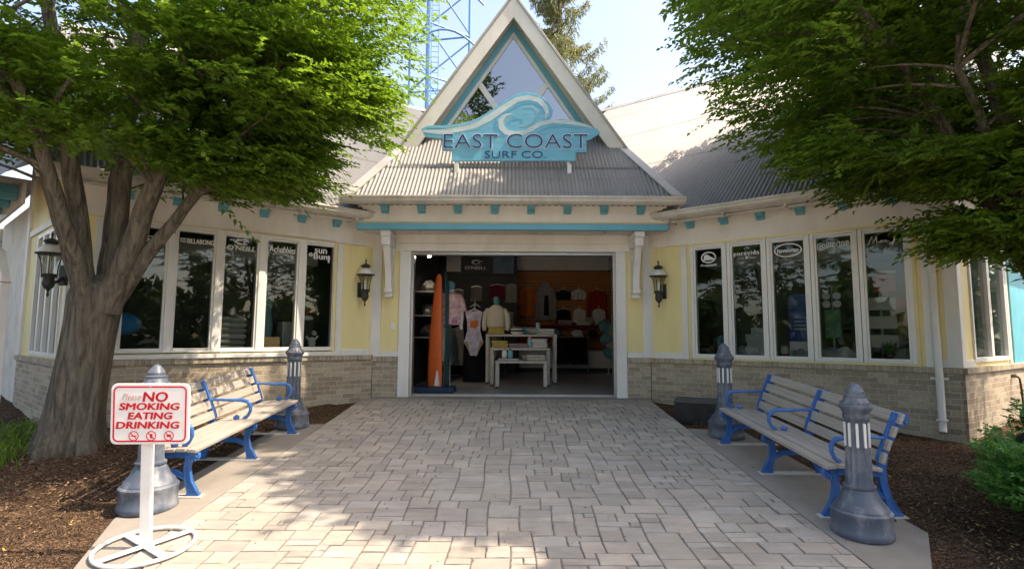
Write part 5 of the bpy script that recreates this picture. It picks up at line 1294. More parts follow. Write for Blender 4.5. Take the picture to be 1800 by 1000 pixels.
for k, (x, m, lab) in enumerate(((.95, 'orange', "rust folded tops at left on the counter shelf"), (1.55, 'mauve', "mauve folded tops in the middle of the counter shelf"), (2.1, 'white', "white folded tops on the counter shelf"))):
    fold(lab, m, x, YF + 6.45, 1.37, .42, .34, 2 + k % 2, .05, 40 + k)
t = thing("bag_hook_stand", "stand of grey bags at the right of the shop", "bag stand", (2.72, YF + 5.7, 0))
mb = MB(); mb.tube([(0, 0, 0), (0, 0, 1.5)], .018, 8); mb.lathe([(.2, 0), (.2, .02)], 16); mb.build("pole", M['metal'], t)
for k in range(5): mb = MB(); mb.blob((0, 0, 0), (.17, .10, .16), k, 12, 8, .14); b_ = mb.build("hanging_bag", C['grey'] if k % 2 else C['teal'], t); b_.location = ((-.12, .14, -.08, .12, .02)[k], -.08, (1.35, 1.2, 1.0, .8, .6)[k])
# goods on the dark slatwall and the left shelves
items = [(-1.55, 2.35, 'grey', .34, .30), (-1.02, 2.45, 'grey', .36, .42), (-.42, 2.5, 'magenta', .48, .38), (-.02, 2.5, 'grey', .36, .5), (-1.6, 1.65, 'black', .4, .5), (-1.1, 1.6, 'grey', .36, .45), (-.55, 1.75, 'black', .4, .5), (-.1, 1.7, 'grey', .34, .42)]
labs = ["grey cap shirt at top left of the dark slatwall", "grey printed top beside the teal board on the dark slatwall", "magenta towel with a white edge on the dark slatwall", "pale grey top by the wooden wall's edge on the dark slatwall", "black top low at left on the dark slatwall", "grey shorts low on the dark slatwall", "black shirt behind the cream sweater", "grey shorts low beside the wooden wall's edge"]
for (x, z, m, w, h), lab in zip(items, labs):
    t = thing("hanging_garment", lab, "garment", (x, YF + 5.93, z), (0, 0, 0), "garments on the dark slatwall")
    mb = MB(); mb.rings([(0, 0, -h, w * .5, .035), (0, 0, -h * .5, w * .46, .045), (0, 0, -.05, w * .47, .04), (0, 0, 0, w * .3, .03)], 18); mb.build("garment", C[m], t)
    mb = MB(); mb.tube([(-w * .45, -.02, -.01), (0, -.02, .03), (w * .45, -.02, -.01)], .012, 6); mb.build("hanger", M['enamel'] if m == 'magenta' else M['metal'], t)
rr_ = random.Random(12)
for k in range(9):
    z = (1.98, 1.48, 1.03)[k // 3]; y = YF + 2.2 + (k % 3) * 1.2
    mb = MB(); mb.blob((0, 0, .12), (.16, .3, .13), 60 + k, 14, 8, .15)
    one("shelf_goods", mb, C[('grey', 'mauve', 'black')[k % 3]], "%s %s bundle on the %s left shelf" % (("nearest", "middle", "farthest")[k % 3], ('grey', 'mauve', 'black')[k % 3], ("top", "middle", "bottom")[k // 3]), "bundle", (-1.8, y, z + .002))
shirt_y = YF + 1.6
t = thing("hanging_dress", "pale sheer dress hung low behind the print mannequin", "dress", (-1.33, YF + 4.2, 1.25)); mb = MB(); mb.rings([(0, 0, -.95, .20, .05), (0, 0, -.5, .17, .06), (0, 0, -.1, .15, .06), (0, 0, 0, .07, .04)], 18); mb.build("garment", C['grey'], t)
mb = MB(); mb.tube([(-.14, 0, -.03), (0, 0, .03), (.14, 0, -.03)], .01, 6); mb.build("hanger", M['metal'], t)

# ------------------------------------------------------------------ goods behind the wing windows
def wthing(name, mb, m, label, cat, side, s, yy, z, group=None, rz=0, **k):
    p = wingpt(side, s, yy, z); return one(name, mb, m, label, cat, p, (-TH if side > 0 else TH) + rz, group, **k)
def carton(w, d, h):
    mb = MB(); mb.box(-w / 2, w / 2, -d / 2, d / 2, 0, h); mb.box(-.025, .025, -d / 2 - .001, d / 2 + .001, h, h + .0015); return mb
zt = .702
stack = [(1.68, 0, .30, .16, "bottom"), (1.69, .162, .30, .12, "second"), (1.67, .284, .30, .12, "third"), (1.72, .406, .22, .10, "top")]
for s, z, w, h, lab in stack: wthing("carton", carton(w, .26, h), C['boxgrey'], "%s pale box of the stack in the second right-hand window" % lab, "box", 1, s, .45, zt + z, "stacked pale boxes", bevel=.004)
for k, s in enumerate((1.12, 1.22)):
    mb = MB(); mb.lathe([(.05, 0), (.055, .02), (.055, .30 - .1 * k), (.03, .34 - .1 * k), (.03, .38 - .1 * k)], 14); wthing("bottle", mb, C['boxgrey'] if k else C['teal'], ("tall grey-green tin", "short pale bottle")[k] + " in the first right-hand window", "bottle", 1, s, .35, zt)
mb = MB(); mb.box(-.16, .16, -.10, .10, 0, .36); wthing("carton", mb, C['teal'], "grey-green box standing in the first right-hand window", "box", 1, 1.18, .55, zt, bevel=.005)
for k in range(6):
    mb = MB(); mb.blob((0, 0, .10), (.13, .11, .11), 90 + k, 14, 8, .12); wthing("wrapped_bundle", mb, C[('boxgrey', 'white', 'grey')[k % 3]], "%s wrapped bundle along the sill of the %s right-hand window" % (('pale', 'white', 'grey')[k % 3], ("second", "second", "third", "fourth", "fourth", "fifth")[k]), "bundle", 1, (1.48, 1.60, 2.30, 2.72, 2.92, 3.62)[k], .33, zt)
t = thing("poster_stand", "tall dark blue poster stand in the third right-hand window", "poster stand", wingpt(1, 2.33, .62, zt), (0, 0, -TH)); mb = MB(); mb.prism(rrect(.21, .48, .08), -.02, .02, 'y'); p_ = mb.build("poster", C['blue'], t); p_.location = (0, 0, .56)
mb = MB()
for q in range(4): mb.box(-.14, .14 - .05 * (q % 2), -.0225, -.021, .66 - q * .06, .675 - q * .06)
mb.build("printed_lines", M['ink_grey'], t)
mb = MB(); mb.box(-.15, .15, -.1, .1, 0, .07); mb.build("base", M['black'], t)
for k, (s, z, w, h, m, lab) in enumerate(((2.36, 0, .36, .15, 'boxgrey', "wide pale box low in the third right-hand window"), (2.36, .152, .34, .14, 'white', "white box upon the wide pale one in the third right-hand window"))):
    wthing("carton", carton(w, .2, h), C[m], lab, "box", 1, s, .36, zt + z, bevel=.004)
lathe_thing("jar", None, "small red and white jar low in the third right-hand window", "jar", wingpt(1, 2.10, .32, zt), [("jar_body", C['white'], [(.05, 0), (.055, .02), (.055, .2)]), ("jar_band", C['red'], [(.0555, .06), (.056, .10)]), ("jar_lid", C['boxgrey'], [(.05, .201), (.05, .23)])])
t = thing("goggle_rack", "rack of round goggles over a green card in the fourth right-hand window", "display rack", wingpt(1, 2.76, .45, zt), (0, 0, -TH)); mb = MB(); mb.box(-.11, .11, -.03, .03, .35, .78); mb.build("green_card", C['green'], t, bevel=.01); mb = MB(); mb.tube([(0, 0, 0), (0, 0, 1.15)], .012, 8); mb.lathe([(.1, 0), (.1, .015)], 14); mb.build("pole", M['metal'], t)
for q in range(4):
    mb = MB(); mb.lathe([(.052, 0), (.056, .012), (.04, .022)], 14); g_ = mb.build("goggle", M['ink_grey'], t); g_.location = ((-.07, .07)[q % 2], -.05, (.86, .98)[q // 2]); g_.rotation_euler = (R(90), 0, 0)
t = thing("red_crate", "red display box high in the fifth right-hand window", "box", wingpt(1, 3.42, .6, 1.72), (0, 0, -TH)); mb = MB(); mb.box(-.14, .14, -.12, .12, 0, .26); mb.build("box_body", C['redbox'], t, bevel=.006); mb = MB(); mb.box(-.145, .145, -.125, .125, .262, .30); mb.build("box_lid", C['white'], t)
for k in range(3):
    z = 1.46 - k * .27; t = thing("arrow_sign", "%s white arrow-ended sign board in the fifth right-hand window" % ("top", "middle", "lowest")[k], "sign", wingpt(1, 3.40, .5, z), (0, 0, -TH), "arrow-ended boards on a post")
    mb = MB(); mb.prism([(-.20, 0), (.15, 0), (.15, .18), (-.20, .18)], -.012, .012, 'y'); mb.build("board", C['white'], t, bevel=.003); mb = MB(); mb.prism([(.152, -.01), (.30, .09), (.152, .19)], -.013, .013, 'y'); mb.build("arrow_tip", C['mauve'] if k else C['red'], t)
t = thing("sign_pole", "slim pole carrying the arrow-ended boards in the fifth right-hand window", "pole", wingpt(1, 3.36, .54, zt), (0, 0, -TH)); mb = MB(); mb.tube([(0, 0, 0), (0, 0, 1.1)], .02, 8); mb.lathe([(.12, 0), (.12, .02)], 16); mb.build("pole", M['metal'], t)
t = thing("wicker_basket", "wicker basket at the right end of the fifth right-hand window", "basket", wingpt(1, 3.70, .42, zt + .35)); mb = MB(); mb.rings([(0, 0, 0, .10, .10), (0, 0, .1, .14, .14), (0, 0, .3, .15, .15), (0, 0, .36, .13, .13)], 18); mb.build("basket_body", C['wicker'], t); mb = MB(); mb.lathe([(.12, -.35), (.12, -.33), (.03, -.32), (.03, -.02), (.1, -.01)], 16); mb.build("basket_stand", M['black'], t)
t = thing("potted_plant", "small green plant in the fifth right-hand window", "plant", wingpt(1, 3.45, .35, zt)); mb = MB()
for q in range(60): a = rr_.uniform(0, 6.28); e = rr_.uniform(.2, 1.3); L_ = rr_.uniform(.1, .24); d = Vector((math.cos(a) * math.cos(e), math.sin(a) * math.cos(e), math.sin(e))); b_ = Vector((-math.sin(a), math.cos(a), 0)) * .015; p0 = Vector((0, 0, .12)); mb.add([p0, p0 + d * L_ * .5 + b_, p0 + d * L_, p0 + d * L_ * .5 - b_], [(0, 1, 2, 3)])
mb.build("foliage", M['box'], t, recalc=False); mb = MB(); mb.lathe([(.06, 0), (.08, .12), (.085, .13)], 14); mb.build("pot", C['black'], t)
# left windows
t = thing("pool_float", "round bright blue float in the first left-hand window", "float", wingpt(-1, 3.63, .5, zt + .50), (0, 0, TH)); mb = MB(); mb.rings([(0, 0, -.16, .12, .1), (0, 0, -.10, .24, .17), (0, 0, 0, .28, .2), (0, 0, .10, .24, .17), (0, 0, .16, .12, .1)], 24); mb.build("float_body", C['floatb'], t); mb = MB(); mb.tube([(0, 0, -.5), (0, 0, -.1)], .02, 8); mb.lathe([(.12, -.5), (.12, -.48)], 14); mb.build("stand", M['metal'], t)
mb = carton(.75, .3, .13); wthing("low_bench", mb, C['mauve'], "low purple-grey box along the sill of the first left-hand window", "box", -1, 3.45, .4, zt + .02, bevel=.01)
for k in range(7): mb = MB(); mb.fold(-.20, .20, -.13, .13, 0, 1, .085, 30 + k); wthing("folded_jeans", mb, C[('grey', 'boxgrey')[k % 2]], "%s folded jeans of the pile in the third left-hand window" % ("lowest", "second", "third", "fourth", "fifth", "sixth", "topmost")[k], "folded jeans", -1, 2.2, .42, zt + .02 + k * .088, "pile of folded jeans")
t = thing("dress_form", "dark teal dress form in the fourth left-hand window", "dress form", wingpt(-1, 1.72, .5, zt), (0, 0, TH)); mb = MB(); mb.rings([(0, 0, .2, .14, .12), (0, 0, .5, .16, .13), (0, 0, .75, .13, .1), (0, 0, .98, .17, .12), (0, 0, 1.08, .12, .08), (0, 0, 1.15, .05, .05)], 18); mb.build("top", C['teal'], t); mb = MB(); mb.tube([(0, 0, 0), (0, 0, .3)], .02, 8); mb.lathe([(.12, 0), (.12, .02)], 14); mb.build("pole", M['metal'], t)
wthing("carton", carton(.26, .25, .30), C['wicker'], "brown box beside the dress form in the fourth left-hand window", "box", -1, 1.66, .30, zt + .02, bevel=.005)
wthing("carton", carton(.2, .3, .55), C['boxgrey'], "tall pale panel box at the right of the fourth left-hand window", "box", -1, 1.36, .45, zt + .02, bevel=.005)
for k, (z, m) in enumerate(((.78, 'green'), (.70, 'red'), (.60, 'white'))): mb = MB(); mb.blob((0, 0, .04), (.13, .07, .045), 70 + k, 12, 7, .1); wthing("sandal", mb, C[m], "%s sandal on the rack in the fifth left-hand window" % ("green", "red", "white")[k], "sandal", -1, 1.05, .42, zt + z, "sandals on a rack")
t = thing("sandal_rack", "slim dark rack of sandals in the fifth left-hand window", "rack", wingpt(-1, 1.05, .46, zt), (0, 0, TH)); mb = MB(); mb.box(-.16, .16, .04, .07, 0, .95); mb.box(-.16, .16, -.08, .04, .585, .598); mb.box(-.16, .16, -.08, .04, .685, .698); mb.box(-.16, .16, -.08, .04, .765, .778); mb.build("rack_body", M['dark'], t)
t = thing("toy_figure", "small white figure with a round yellow head in the fifth left-hand window", "figure", wingpt(-1, .98, .28, zt + .17), (0, 0, TH)); mb = MB(); mb.rings([(0, 0, 0, .05, .04), (0, 0, .05, .065, .045), (0, 0, .12, .05, .04), (0, 0, .15, .02, .02)], 14); mb.tube([(-.10, 0, .16), (-.05, 0, .11), (.05, 0, .11), (.10, 0, .17)], [.02, .022, .022, .02], 8); mb.tube([(-.03, 0, .03), (-.05, 0, -.14)], [.025, .02], 8); mb.tube([(.03, 0, .03), (.05, 0, -.14)], [.025, .02], 8); mb.build("body", C['white'], t); mb = MB(); mb.blob((.03, 0, .215), (.045, .042, .045), 2, 12, 8, .02); mb.build("head", C['cream'], t)
# beach towels in the right side window
for k in range(2):
    mb = MB(); n_ = 26; w_ = .62
    vs = [(i / n_ * w_, .05 * math.sin(i * 1.1 + k), z) for z in (0, 1.55) for i in range(n_ + 1)]; vs += [(v[0], v[1] + .012, v[2]) for v in vs]; q = n_ + 1
    fs = [(i, i + 1, q + i + 1, q + i) for i in range(n_)] + [(2 * q + i, 3 * q + i, 3 * q + i + 1, 2 * q + i + 1) for i in range(n_)] + [(q + i, q + i + 1, 3 * q + i + 1, 3 * q + i) for i in range(n_)]
    mb.add(vs, fs, True); mm = mat("beach_towel_print", (0.34, 0.56, 0.68), 0.9, 0.55, 1.6, stretch=(.3, .3, 2.2)) if k else cloth("beige_towel", (0.42, 0.36, 0.30), 0.3, 5)
    o = mb.build("beach_towel", mm, None); a_ = math.atan2(950, 1331); o.location = Vector((CR.x, CR.y + YF, 0)) + Vector((math.cos(a_), math.sin(a_), 0)) * (.60 + k * .72) + Vector((-math.sin(a_), math.cos(a_), 0)) * .2 + Vector((0, 0, .84)); o.rotation_euler = (0, 0, a_)
    tag(o, ("beige towel hung in the right side window", "blue and white beach towel hung in the right side window")[k], "towel")

# crowded rails along the left partition and by the back walls
def rail(label, x, y, L, h, rz, cols, seed):
    t = thing("garment_rail", label, "clothes rail", (x, y, 0), (0, 0, R(rz)), None); rr = random.Random(seed)
    mb = MB(); mb.tube([(-L / 2, 0, 0), (-L / 2, 0, h), (L / 2, 0, h), (L / 2, 0, 0)], .014, 8); mb.tube([(-L / 2, -.22, .02), (-L / 2, .22, .02)], .014, 6); mb.tube([(L / 2, -.22, .02), (L / 2, .22, .02)], .014, 6); mb.build("rail_frame", M['metal'], t)
    n = int(L / .075)
    for k in range(n):
        xx = -L / 2 + .06 + k * (L - .1) / n; hh = rr.uniform(.55, .95); w = rr.uniform(.17, .22); mb = MB()
        mb.prism([(-.03, h - .02), (-w, h - .10), (-w * 1.05, h - .35), (-w * .9, h - hh), (w * .9, h - hh + rr.uniform(-.03, .03)), (w * 1.05, h - .35), (w, h - .10), (.03, h - .02)], xx - .02, xx + .02, 'x', Matrix.Translation((xx, 0, 0)) @ Matrix.Rotation(R(rr.uniform(-9, 9)), 4, 'Z') @ Matrix.Translation((-xx, 0, 0)))
        mb.build("garment", C[rr.choice(cols)], t, bevel=.012)
rail("rail of dark and grey clothes under the left wall shelves", -1.62, YF + 3.6, 2.4, 1.28, 90, ['black', 'grey', 'mauve', 'teal', 'white'], 5)
rail("rail of pale clothes low before the dark slatwall", -.95, YF + 5.55, 1.5, 1.15, 0, ['grey', 'white', 'mauve', 'cream'], 6)
rail("rail of coloured clothes along the right side of the shop", 2.75, YF + 3.2, 2.2, 1.45, 84, ['red', 'orange', 'grey', 'blue', 'mauve', 'black'], 7)
for k, (x, z, w) in enumerate(((.9, 1.02, .16), (1.3, 1.02, .14), (1.95, 1.02, .18), (2.4, 1.02, .15), (2.3, 1.38, .15))):
    mb = MB(); mb.blob((0, 0, .10), (w, .14, .11), 130 + k, 14, 8, .13); one("cap_pile", mb, C[('grey', 'teal', 'white', 'black', 'grey')[k]], ("grey cap pile at the left of the lower counter shelf", "teal cap pile on the lower counter shelf", "white cap pile on the lower counter shelf", "black cap pile at the right of the lower counter shelf", "grey cap pile at the right of the upper counter shelf")[k], "cap pile", (x, YF + 6.42, z))
# ------------------------------------------------------------------ trees and plants
def unit(a): return a / np.maximum(np.linalg.norm(a, axis=1, keepdims=True), 1e-9)
def leaf_mesh(name, m, parent, P0, D, Nn, Ls, Ws, loc=None):
    D = unit(D); B = unit(np.cross(Nn, D)); N2 = np.cross(D, B); L = Ls[:, None]; W = Ws[:, None]
    fold = N2 * W * .25; n = len(P0)
    V = np.stack([P0, P0 + D * L * .42 + B * W * .5 + fold, P0 + D * L - N2 * L * .12, P0 + D * L * .42 - B * W * .5 + fold], 1).reshape(-1, 3)
    if parent is not None: V = V - np.array(parent.location)
    me = bpy.data.meshes.new(name); me.vertices.add(4 * n); me.vertices.foreach_set("co", V.astype(np.float32).ravel())
    idx = np.arange(n)[:, None] * 4 + np.array([[0, 1, 2, 0, 2, 3]]); idx = idx.reshape(-1)
    me.loops.add(6 * n); me.loops.foreach_set("vertex_index", idx.astype(np.int32)); me.polygons.add(2 * n)
    me.polygons.foreach_set("loop_start", (np.arange(2 * n) * 3).astype(np.int32)); me.polygons.foreach_set("loop_total", np.full(2 * n, 3, np.int32))
    me.materials.append(m); me.update(calc_edges=True); me.validate()
    o = bpy.data.objects.new(name, me); COL.objects.link(o); o.parent = parent
    return o
def in_shop(p):
    """true where a crown point would sit inside or against the building"""
    x, y, z = p[:, 0], p[:, 1], p[:, 2]; bad = np.zeros(len(p), bool)
    for side in (1, -1):
        s = (side * x - HX) * math.cos(TH) - (y - YF) * math.sin(TH); q = (side * x - HX) * math.sin(TH) + (y - YF) * math.cos(TH)
        bad |= (s > -1) & (s < WL + .8) & (q > -.75) & (z < 3.5 + np.maximum(q + .5, 0) * .75)
        bad |= (s >= WL - .2) & (y > 6.2 + (side * x - 5.2) * .7) & (z < 3.6)
    return bad | ((y > 8.2) & (np.abs(x) < 3.2))
def sprays(r, ells, n, trunk, droop, per, tw, leaf, keep=None, gap=.0):
    """leafy twigs through ellipsoids: (centre, radii, share); returns leaf arrays and twig list"""
    sh = np.array([e[2] for e in ells], float); sh /= sh.sum(); pick = r.choice(len(ells), n, p=sh)
    c = np.array([e[0] for e in ells])[pick]; rad = np.array([e[1] for e in ells])[pick]
    d = unit(r.normal(size=(n, 3))); rr = r.uniform(.35, 1.02, n) ** .6
    # ragged outline: push the shell in and out by direction, in flat layers
    ph = np.sin(d[:, 0] * 7 + c[:, 1]) * np.sin(d[:, 1] * 6 + 1.3) + .6 * np.sin(d[:, 2] * 13 + d[:, 0] * 5)
    rr *= 1 + .09 * ph
    p = c + d * rad * rr[:, None]
    lay = np.sin(p[:, 2] * 9.5 + 1.5 * np.sin(p[:, 0] * 1.7) + 1.2 * np.sin(p[:, 1] * 1.9)); hole = np.sin(p[:, 0] * 3.1 + 2) * np.sin(p[:, 1] * 2.7) * np.sin(p[:, 2] * 2.9 + 1)
    ok = (lay > -.55) & (hole < .34 - gap)
    ok &= ~in_shop(p)
    if keep is not None: ok &= keep(p)
    p = p[ok]; n = len(p)
    out = p - np.array(trunk); out[:, 2] *= .25; out = unit(out) + r.normal(0, .45, (n, 3)) * np.array([1, 1, .35]); out[:, 2] -= droop; out = unit(out)
    up = np.array([0, 0, 1.0]) + r.normal(0, .30, (n, 3)); side = unit(np.cross(out, up)); up = np.cross(side, out)
    tl = tw * r.uniform(.65, 1.35, n)
    P0, D, Nn, Ls, Ws = [], [], [], [], []
    for k in range(per):
        t = (k + .6) / per; s = 1 if k % 2 else -1
        q = p + out * (tl * t)[:, None]; q[:, 2] -= tl * t * t * .22
        a = np.radians(52 - 30 * t) * s + r.normal(0, .22, n)
        dd = out * np.cos(a)[:, None] + side * np.sin(a)[:, None] + np.array([0, 0, -.28]) * r.uniform(.2, 1.4, (n, 1))
        P0.append(q); D.append(dd); Nn.append(up + r.normal(0, .20, (n, 3))); Ls.append(leaf * r.uniform(.5, 1.35, n) * (1.05 - .25 * t)); Ws.append(Ls[-1] * r.uniform(.42, .60, n))
    return (np.concatenate(P0), np.concatenate(D), np.concatenate(Nn), np.concatenate(Ls), np.concatenate(Ws)), p, out, tl
def bez(a, b, c, n=10):
    a, b, c = Vector(a), Vector(b), Vector(c); return [a * (1 - t) ** 2 + b * 2 * t * (1 - t) + c * t * t for t in [i / n for i in range(n + 1)]]
def limb(mb, pts, r0, r1, n=12, wob=0.0, seed=0):
    rr = random.Random(seed); k = len(pts); P_ = [Vector(p) + Vector((rr.uniform(-wob, wob), rr.uniform(-wob, wob), 0)) for p in pts]
    mb.tube(P_, [r0 + (r1 - r0) * (i / (k - 1)) ** .8 for i in range(k)], n)
def trunk_mesh(base, fork_z, r0, limbs, seed, flare=1.24, lean=(0, 0)):
    """one bole with root flare and muscle-like ridges, then limbs (list of end points with radii)"""
    mb = MB(); n = 40; rr = random.Random(seed); ph = [rr.uniform(0, 6.28) for _ in range(4)]; rows = 26; vs = []
    for k in range(rows):
        f = k / (rows - 1); z = base[2] - .25 + f * (fork_z + .12 - base[2] + .25)
        h = max(0, z - base[2]); rad = r0 * (1 + (flare - 1) * math.exp(-h / .22) + .10 * math.exp(-h / .8)) * (1 - .10 * f) * (1 + .12 * math.exp(-((z - fork_z) / .35) ** 2)); 
        if z > fork_z - .12: rad *= max(.05, 1 - ((z - fork_z + .12) / .25) ** 2)
        for i in range(n):
            a = 2 * math.pi * i / n
            rid = 1 + .06 * math.sin(3 * a + ph[0] + .5 * z) + .045 * math.sin(5 * a + ph[1] - .7 * z) + .02 * math.sin(9 * a + ph[2]) + .22 * math.exp(-h / .14) * max(0, math.sin(5 * a + ph[1])) 
            vs.append((base[0] + lean[0] * f + rad * rid * math.cos(a), base[1] + lean[1] * f + rad * rid * math.sin(a), z))
    mb.add(vs, [(k * n + i, k * n + (i + 1) % n, (k + 1) * n + (i + 1) % n, (k + 1) * n + i) for k in range(rows - 1) for i in range(n)] , True)
    top = Vector((base[0] + lean[0], base[1] + lean[1], fork_z)); ends = []
    for j, (e, ra, rb, bulge) in enumerate(limbs):
        e = Vector(e); st = top + Vector((e.x - top.x, e.y - top.y, 0)).normalized() * r0 * .42 + Vector((0, 0, -.30)); mid = st.lerp(e, .4) + Vector((0, 0, bulge))
        pts = bez(st, mid, e, 14); limb(mb, pts, ra, rb, 14, .012, seed + j); ends.append(pts)
    return mb, ends
def twigs(mb, ends, p, r, count, rad):
    """side branches from the limbs out to crown points"""
    pool = [q for pts in ends for q in pts[4:]]; arr = np.array([tuple(q) for q in pool]); sel = r.choice(len(p), min(count, len(p)), replace=False)
    for i in sel:
        e = p[i]; dd = np.linalg.norm(arr - e, axis=1) + np.maximum(0, arr[:, 2] - e[2] + .2) * 1.5; j = int(np.argmin(dd)); a = arr[j]
        L = float(np.linalg.norm(e - a))
        if L > 3.2 or L < .25: continue
        m = (a + e) / 2 + np.array([0, 0, .12 * L]); mb.tube(bez(a, m, e, 6), [rad * (1 - .8 * q / 6) * min(1, .4 + L / 2.5) for q in range(7)], 6, cap=False)
def shade_tree(label, base, fork_z, r0, limbs, ells, n, seed, leafm, droop=.25, per=12, tw=.38, leaf=.084, keep=None, tw_n=260, lean=(0, 0), top_ells=None, top_n=0, gap=0):
    r = np.random.default_rng(seed); t = thing("shade_tree", label, "tree", base)
    A, p, out, tl = sprays(r, ells, n, base, droop, per, tw, leaf, keep, gap)
    if top_n:
        A2, p2, _, _ = sprays(r, top_ells, top_n, base, droop, per, tw * 1.5, leaf * 2.0, lambda p: (p[:, 1] > 2.8) & open_right(p) & (roof_gap(p) if base[0] > 4 else True) & (open_left(p) if base[0] < 0 else True)); A = [np.concatenate([a, b]) for a, b in zip(A, A2)]
    leaf_mesh("crown", leafm, t, *A)
    mb, ends = trunk_mesh(base, fork_z, r0, limbs, seed, lean=lean); twigs(mb, ends, p, r, tw_n, .028)
    mb.build("trunk", M['bark'], t, world=True, recalc=False)
    return t
def sun_shift(p):
    h = (p[:, 2] + .4) / SUN.z; return p[:, 0] - SUN.x * h, p[:, 1] - SUN.y * h
def open_right(p):    # the crown leaves the near left of the walk in the sun
    gx, gy = sun_shift(p); return ~((gx < .50 + .15 * np.sin(gy * 5)) & (gx > -7) & (gy < 4.95 - .20 * (gx + 2) + .10 * np.sin(gx * 4)))
def roof_gap(p):      # keeps the crown clear of the roof's middle
    return (p[:, 0] > .345 * p[:, 1]) | (p[:, 2] > 1.5 + .66 * p[:, 1])
def open_left(p):
    gx, gy = sun_shift(p); return ~((gx < -1.0) & (gy < 4.65 + .10 * np.sin(gx * 5)))
LB = (-4.88, 6.08, -.16)
shade_tree("broad shade tree with a forked muscular trunk on the left mulch bed", LB, 1.62, .25,
    [((-5.9, 6.0, 4.2), .13, .05, .25), ((-5.15, 5.6, 4.9), .12, .06, .3), ((-4.55, 6.3, 5.2), .12, .06, .4), ((-4.85, 6.6, 5.0), .10, .05, .3), ((-3.1, 5.6, 4.6), .14, .05, .2), ((-3.0, 6.0, 3.4), .11, .03, .15), ((-4.9, 4.4, 4.7), .09, .04, .3)],
    [((-4.7, 5.6, 5.1), (3.55, 3.0, 2.35), 6.0), ((-2.85, 5.9, 3.7), (1.35, 1.3, .80), 1.5), ((-3.3, 6.0, 3.0), (1.0, .9, .42), .7), ((-5.8, 5.3, 3.5), (1.5, 1.4, .62), 1.1)],
    27000, 11, M['leaf'], keep=lambda p: (p[:, 2] > 2.42) & (p[:, 2] < 7.4) & open_left(p),
    top_ells=[((-4.7, 5.8, 7.8), (3.2, 3.0, 2.4), 1)], top_n=2400, lean=(.24, 0))
RB = (5.95, 5.75, -.22)
shade_tree("broad shade tree hiding its trunk behind low leaves at the right edge", RB, 1.5, .27,
    [((3.7, 5.5, 4.6), .12, .04, .3), ((4.5, 5.3, 5.2), .11, .05, .4), ((4.2, 4.9, 3.6), .10, .03, .3), ((5.6, 5.2, 5.6), .12, .06, .3), ((6.5, 6.0, 5.6), .11, .05, .3), ((5.2, 4.2, 4.8), .10, .04, .3), ((4.9, 6.1, 4.2), .09, .04, .2)],
    [((5.6, 5.5, 5.0), (3.55, 3.0, 2.35), 6.0), ((4.3, 5.4, 3.3), (1.35, 1.3, .75), 1.2), ((5.3, 5.2, 2.45), (1.15, 1.1, .72), 1.3), ((5.9, 5.1, 2.0), (1.0, .9, .5), .6)],
    27000, 23, M['leaf_r'], keep=lambda p: (p[:, 2] > 1.45) & (p[:, 1] > 2.4) & (p[:, 2] < 7.4) & open_right(p) & roof_gap(p) & ((((p - np.array([3.75, 4.3, 3.35])) / np.array([.75, 1.15, .62])) ** 2).sum(1) > 1),
    top_ells=[((5.8, 7.3, 7.8), (3.5, 3.3, 2.6), 1), ((5.6, 3.9, 6.8), (2.3, 1.6, 1.6), .6)], top_n=14000)  # top lobes out of view, added to shade the roof and near paving
# trees behind the viewer: they shade the walk and stand in the window reflections
for k, (x, y, h, rad) in enumerate(((-3.9, -16.0, 22.0, 2.9), (2.5, -22.0, 8.5, 4.2), (9.5, -19.0, 11.0, 4.6), (-19.0, -8.5, 13.5, 5.6), (19.0, -8.5, 13.5, 5.6), (13.0, -24.0, 12.0, 5.0))):
    lab = ("tall dense tree across the path, mirrored in the gable glass", "low round tree across the path, mirrored in the windows", "round tree across the path at right, mirrored in the windows", "dark tree far left across the path, mirrored in the windows", "dark tree far right across the path, mirrored in the windows", "tree at the back right across the path, mirrored in the windows")[k]
    b = (x, y, ramp(y) - .05)
    shade_tree(lab, b, h * .22, .3, [((x + dx, y + dy, h * .62), .16, .05, .4) for dx, dy in ((1.5, .5), (-1.4, .6), (.2, -1.6), (.1, 1.5))],
        [((x, y, h * .62), (rad, rad, h * .38), 4), ((x + 1.2, y + .5, h * .36), (rad * .8, rad * .8, h * .16), 1.4)], 1500, 40 + k, M['far_leaf'], per=10, tw=1.0, leaf=.34, tw_n=40)

r_ = np.random.default_rng(77); n_ = 16000; an_ = r_.uniform(R(150), R(390), n_); di_ = r_.uniform(30, 46, n_)
hh_ = (5.0 + 1.6 * np.sin(an_ * 17) + 1.6 * np.sin(an_ * 41 + 1)) * r_.uniform(0, 1, n_) ** .6
q_ = np.stack([di_ * np.cos(an_), di_ * np.sin(an_), hh_ - 1.0], 1)
o_ = leaf_mesh("distant_woods", M['far_leaf'], None, q_, r_.normal(size=(n_, 3)), r_.normal(size=(n_, 3)), r_.uniform(.7, 1.5, n_), r_.uniform(.6, 1.1, n_)); tag(o_, kind="stuff")

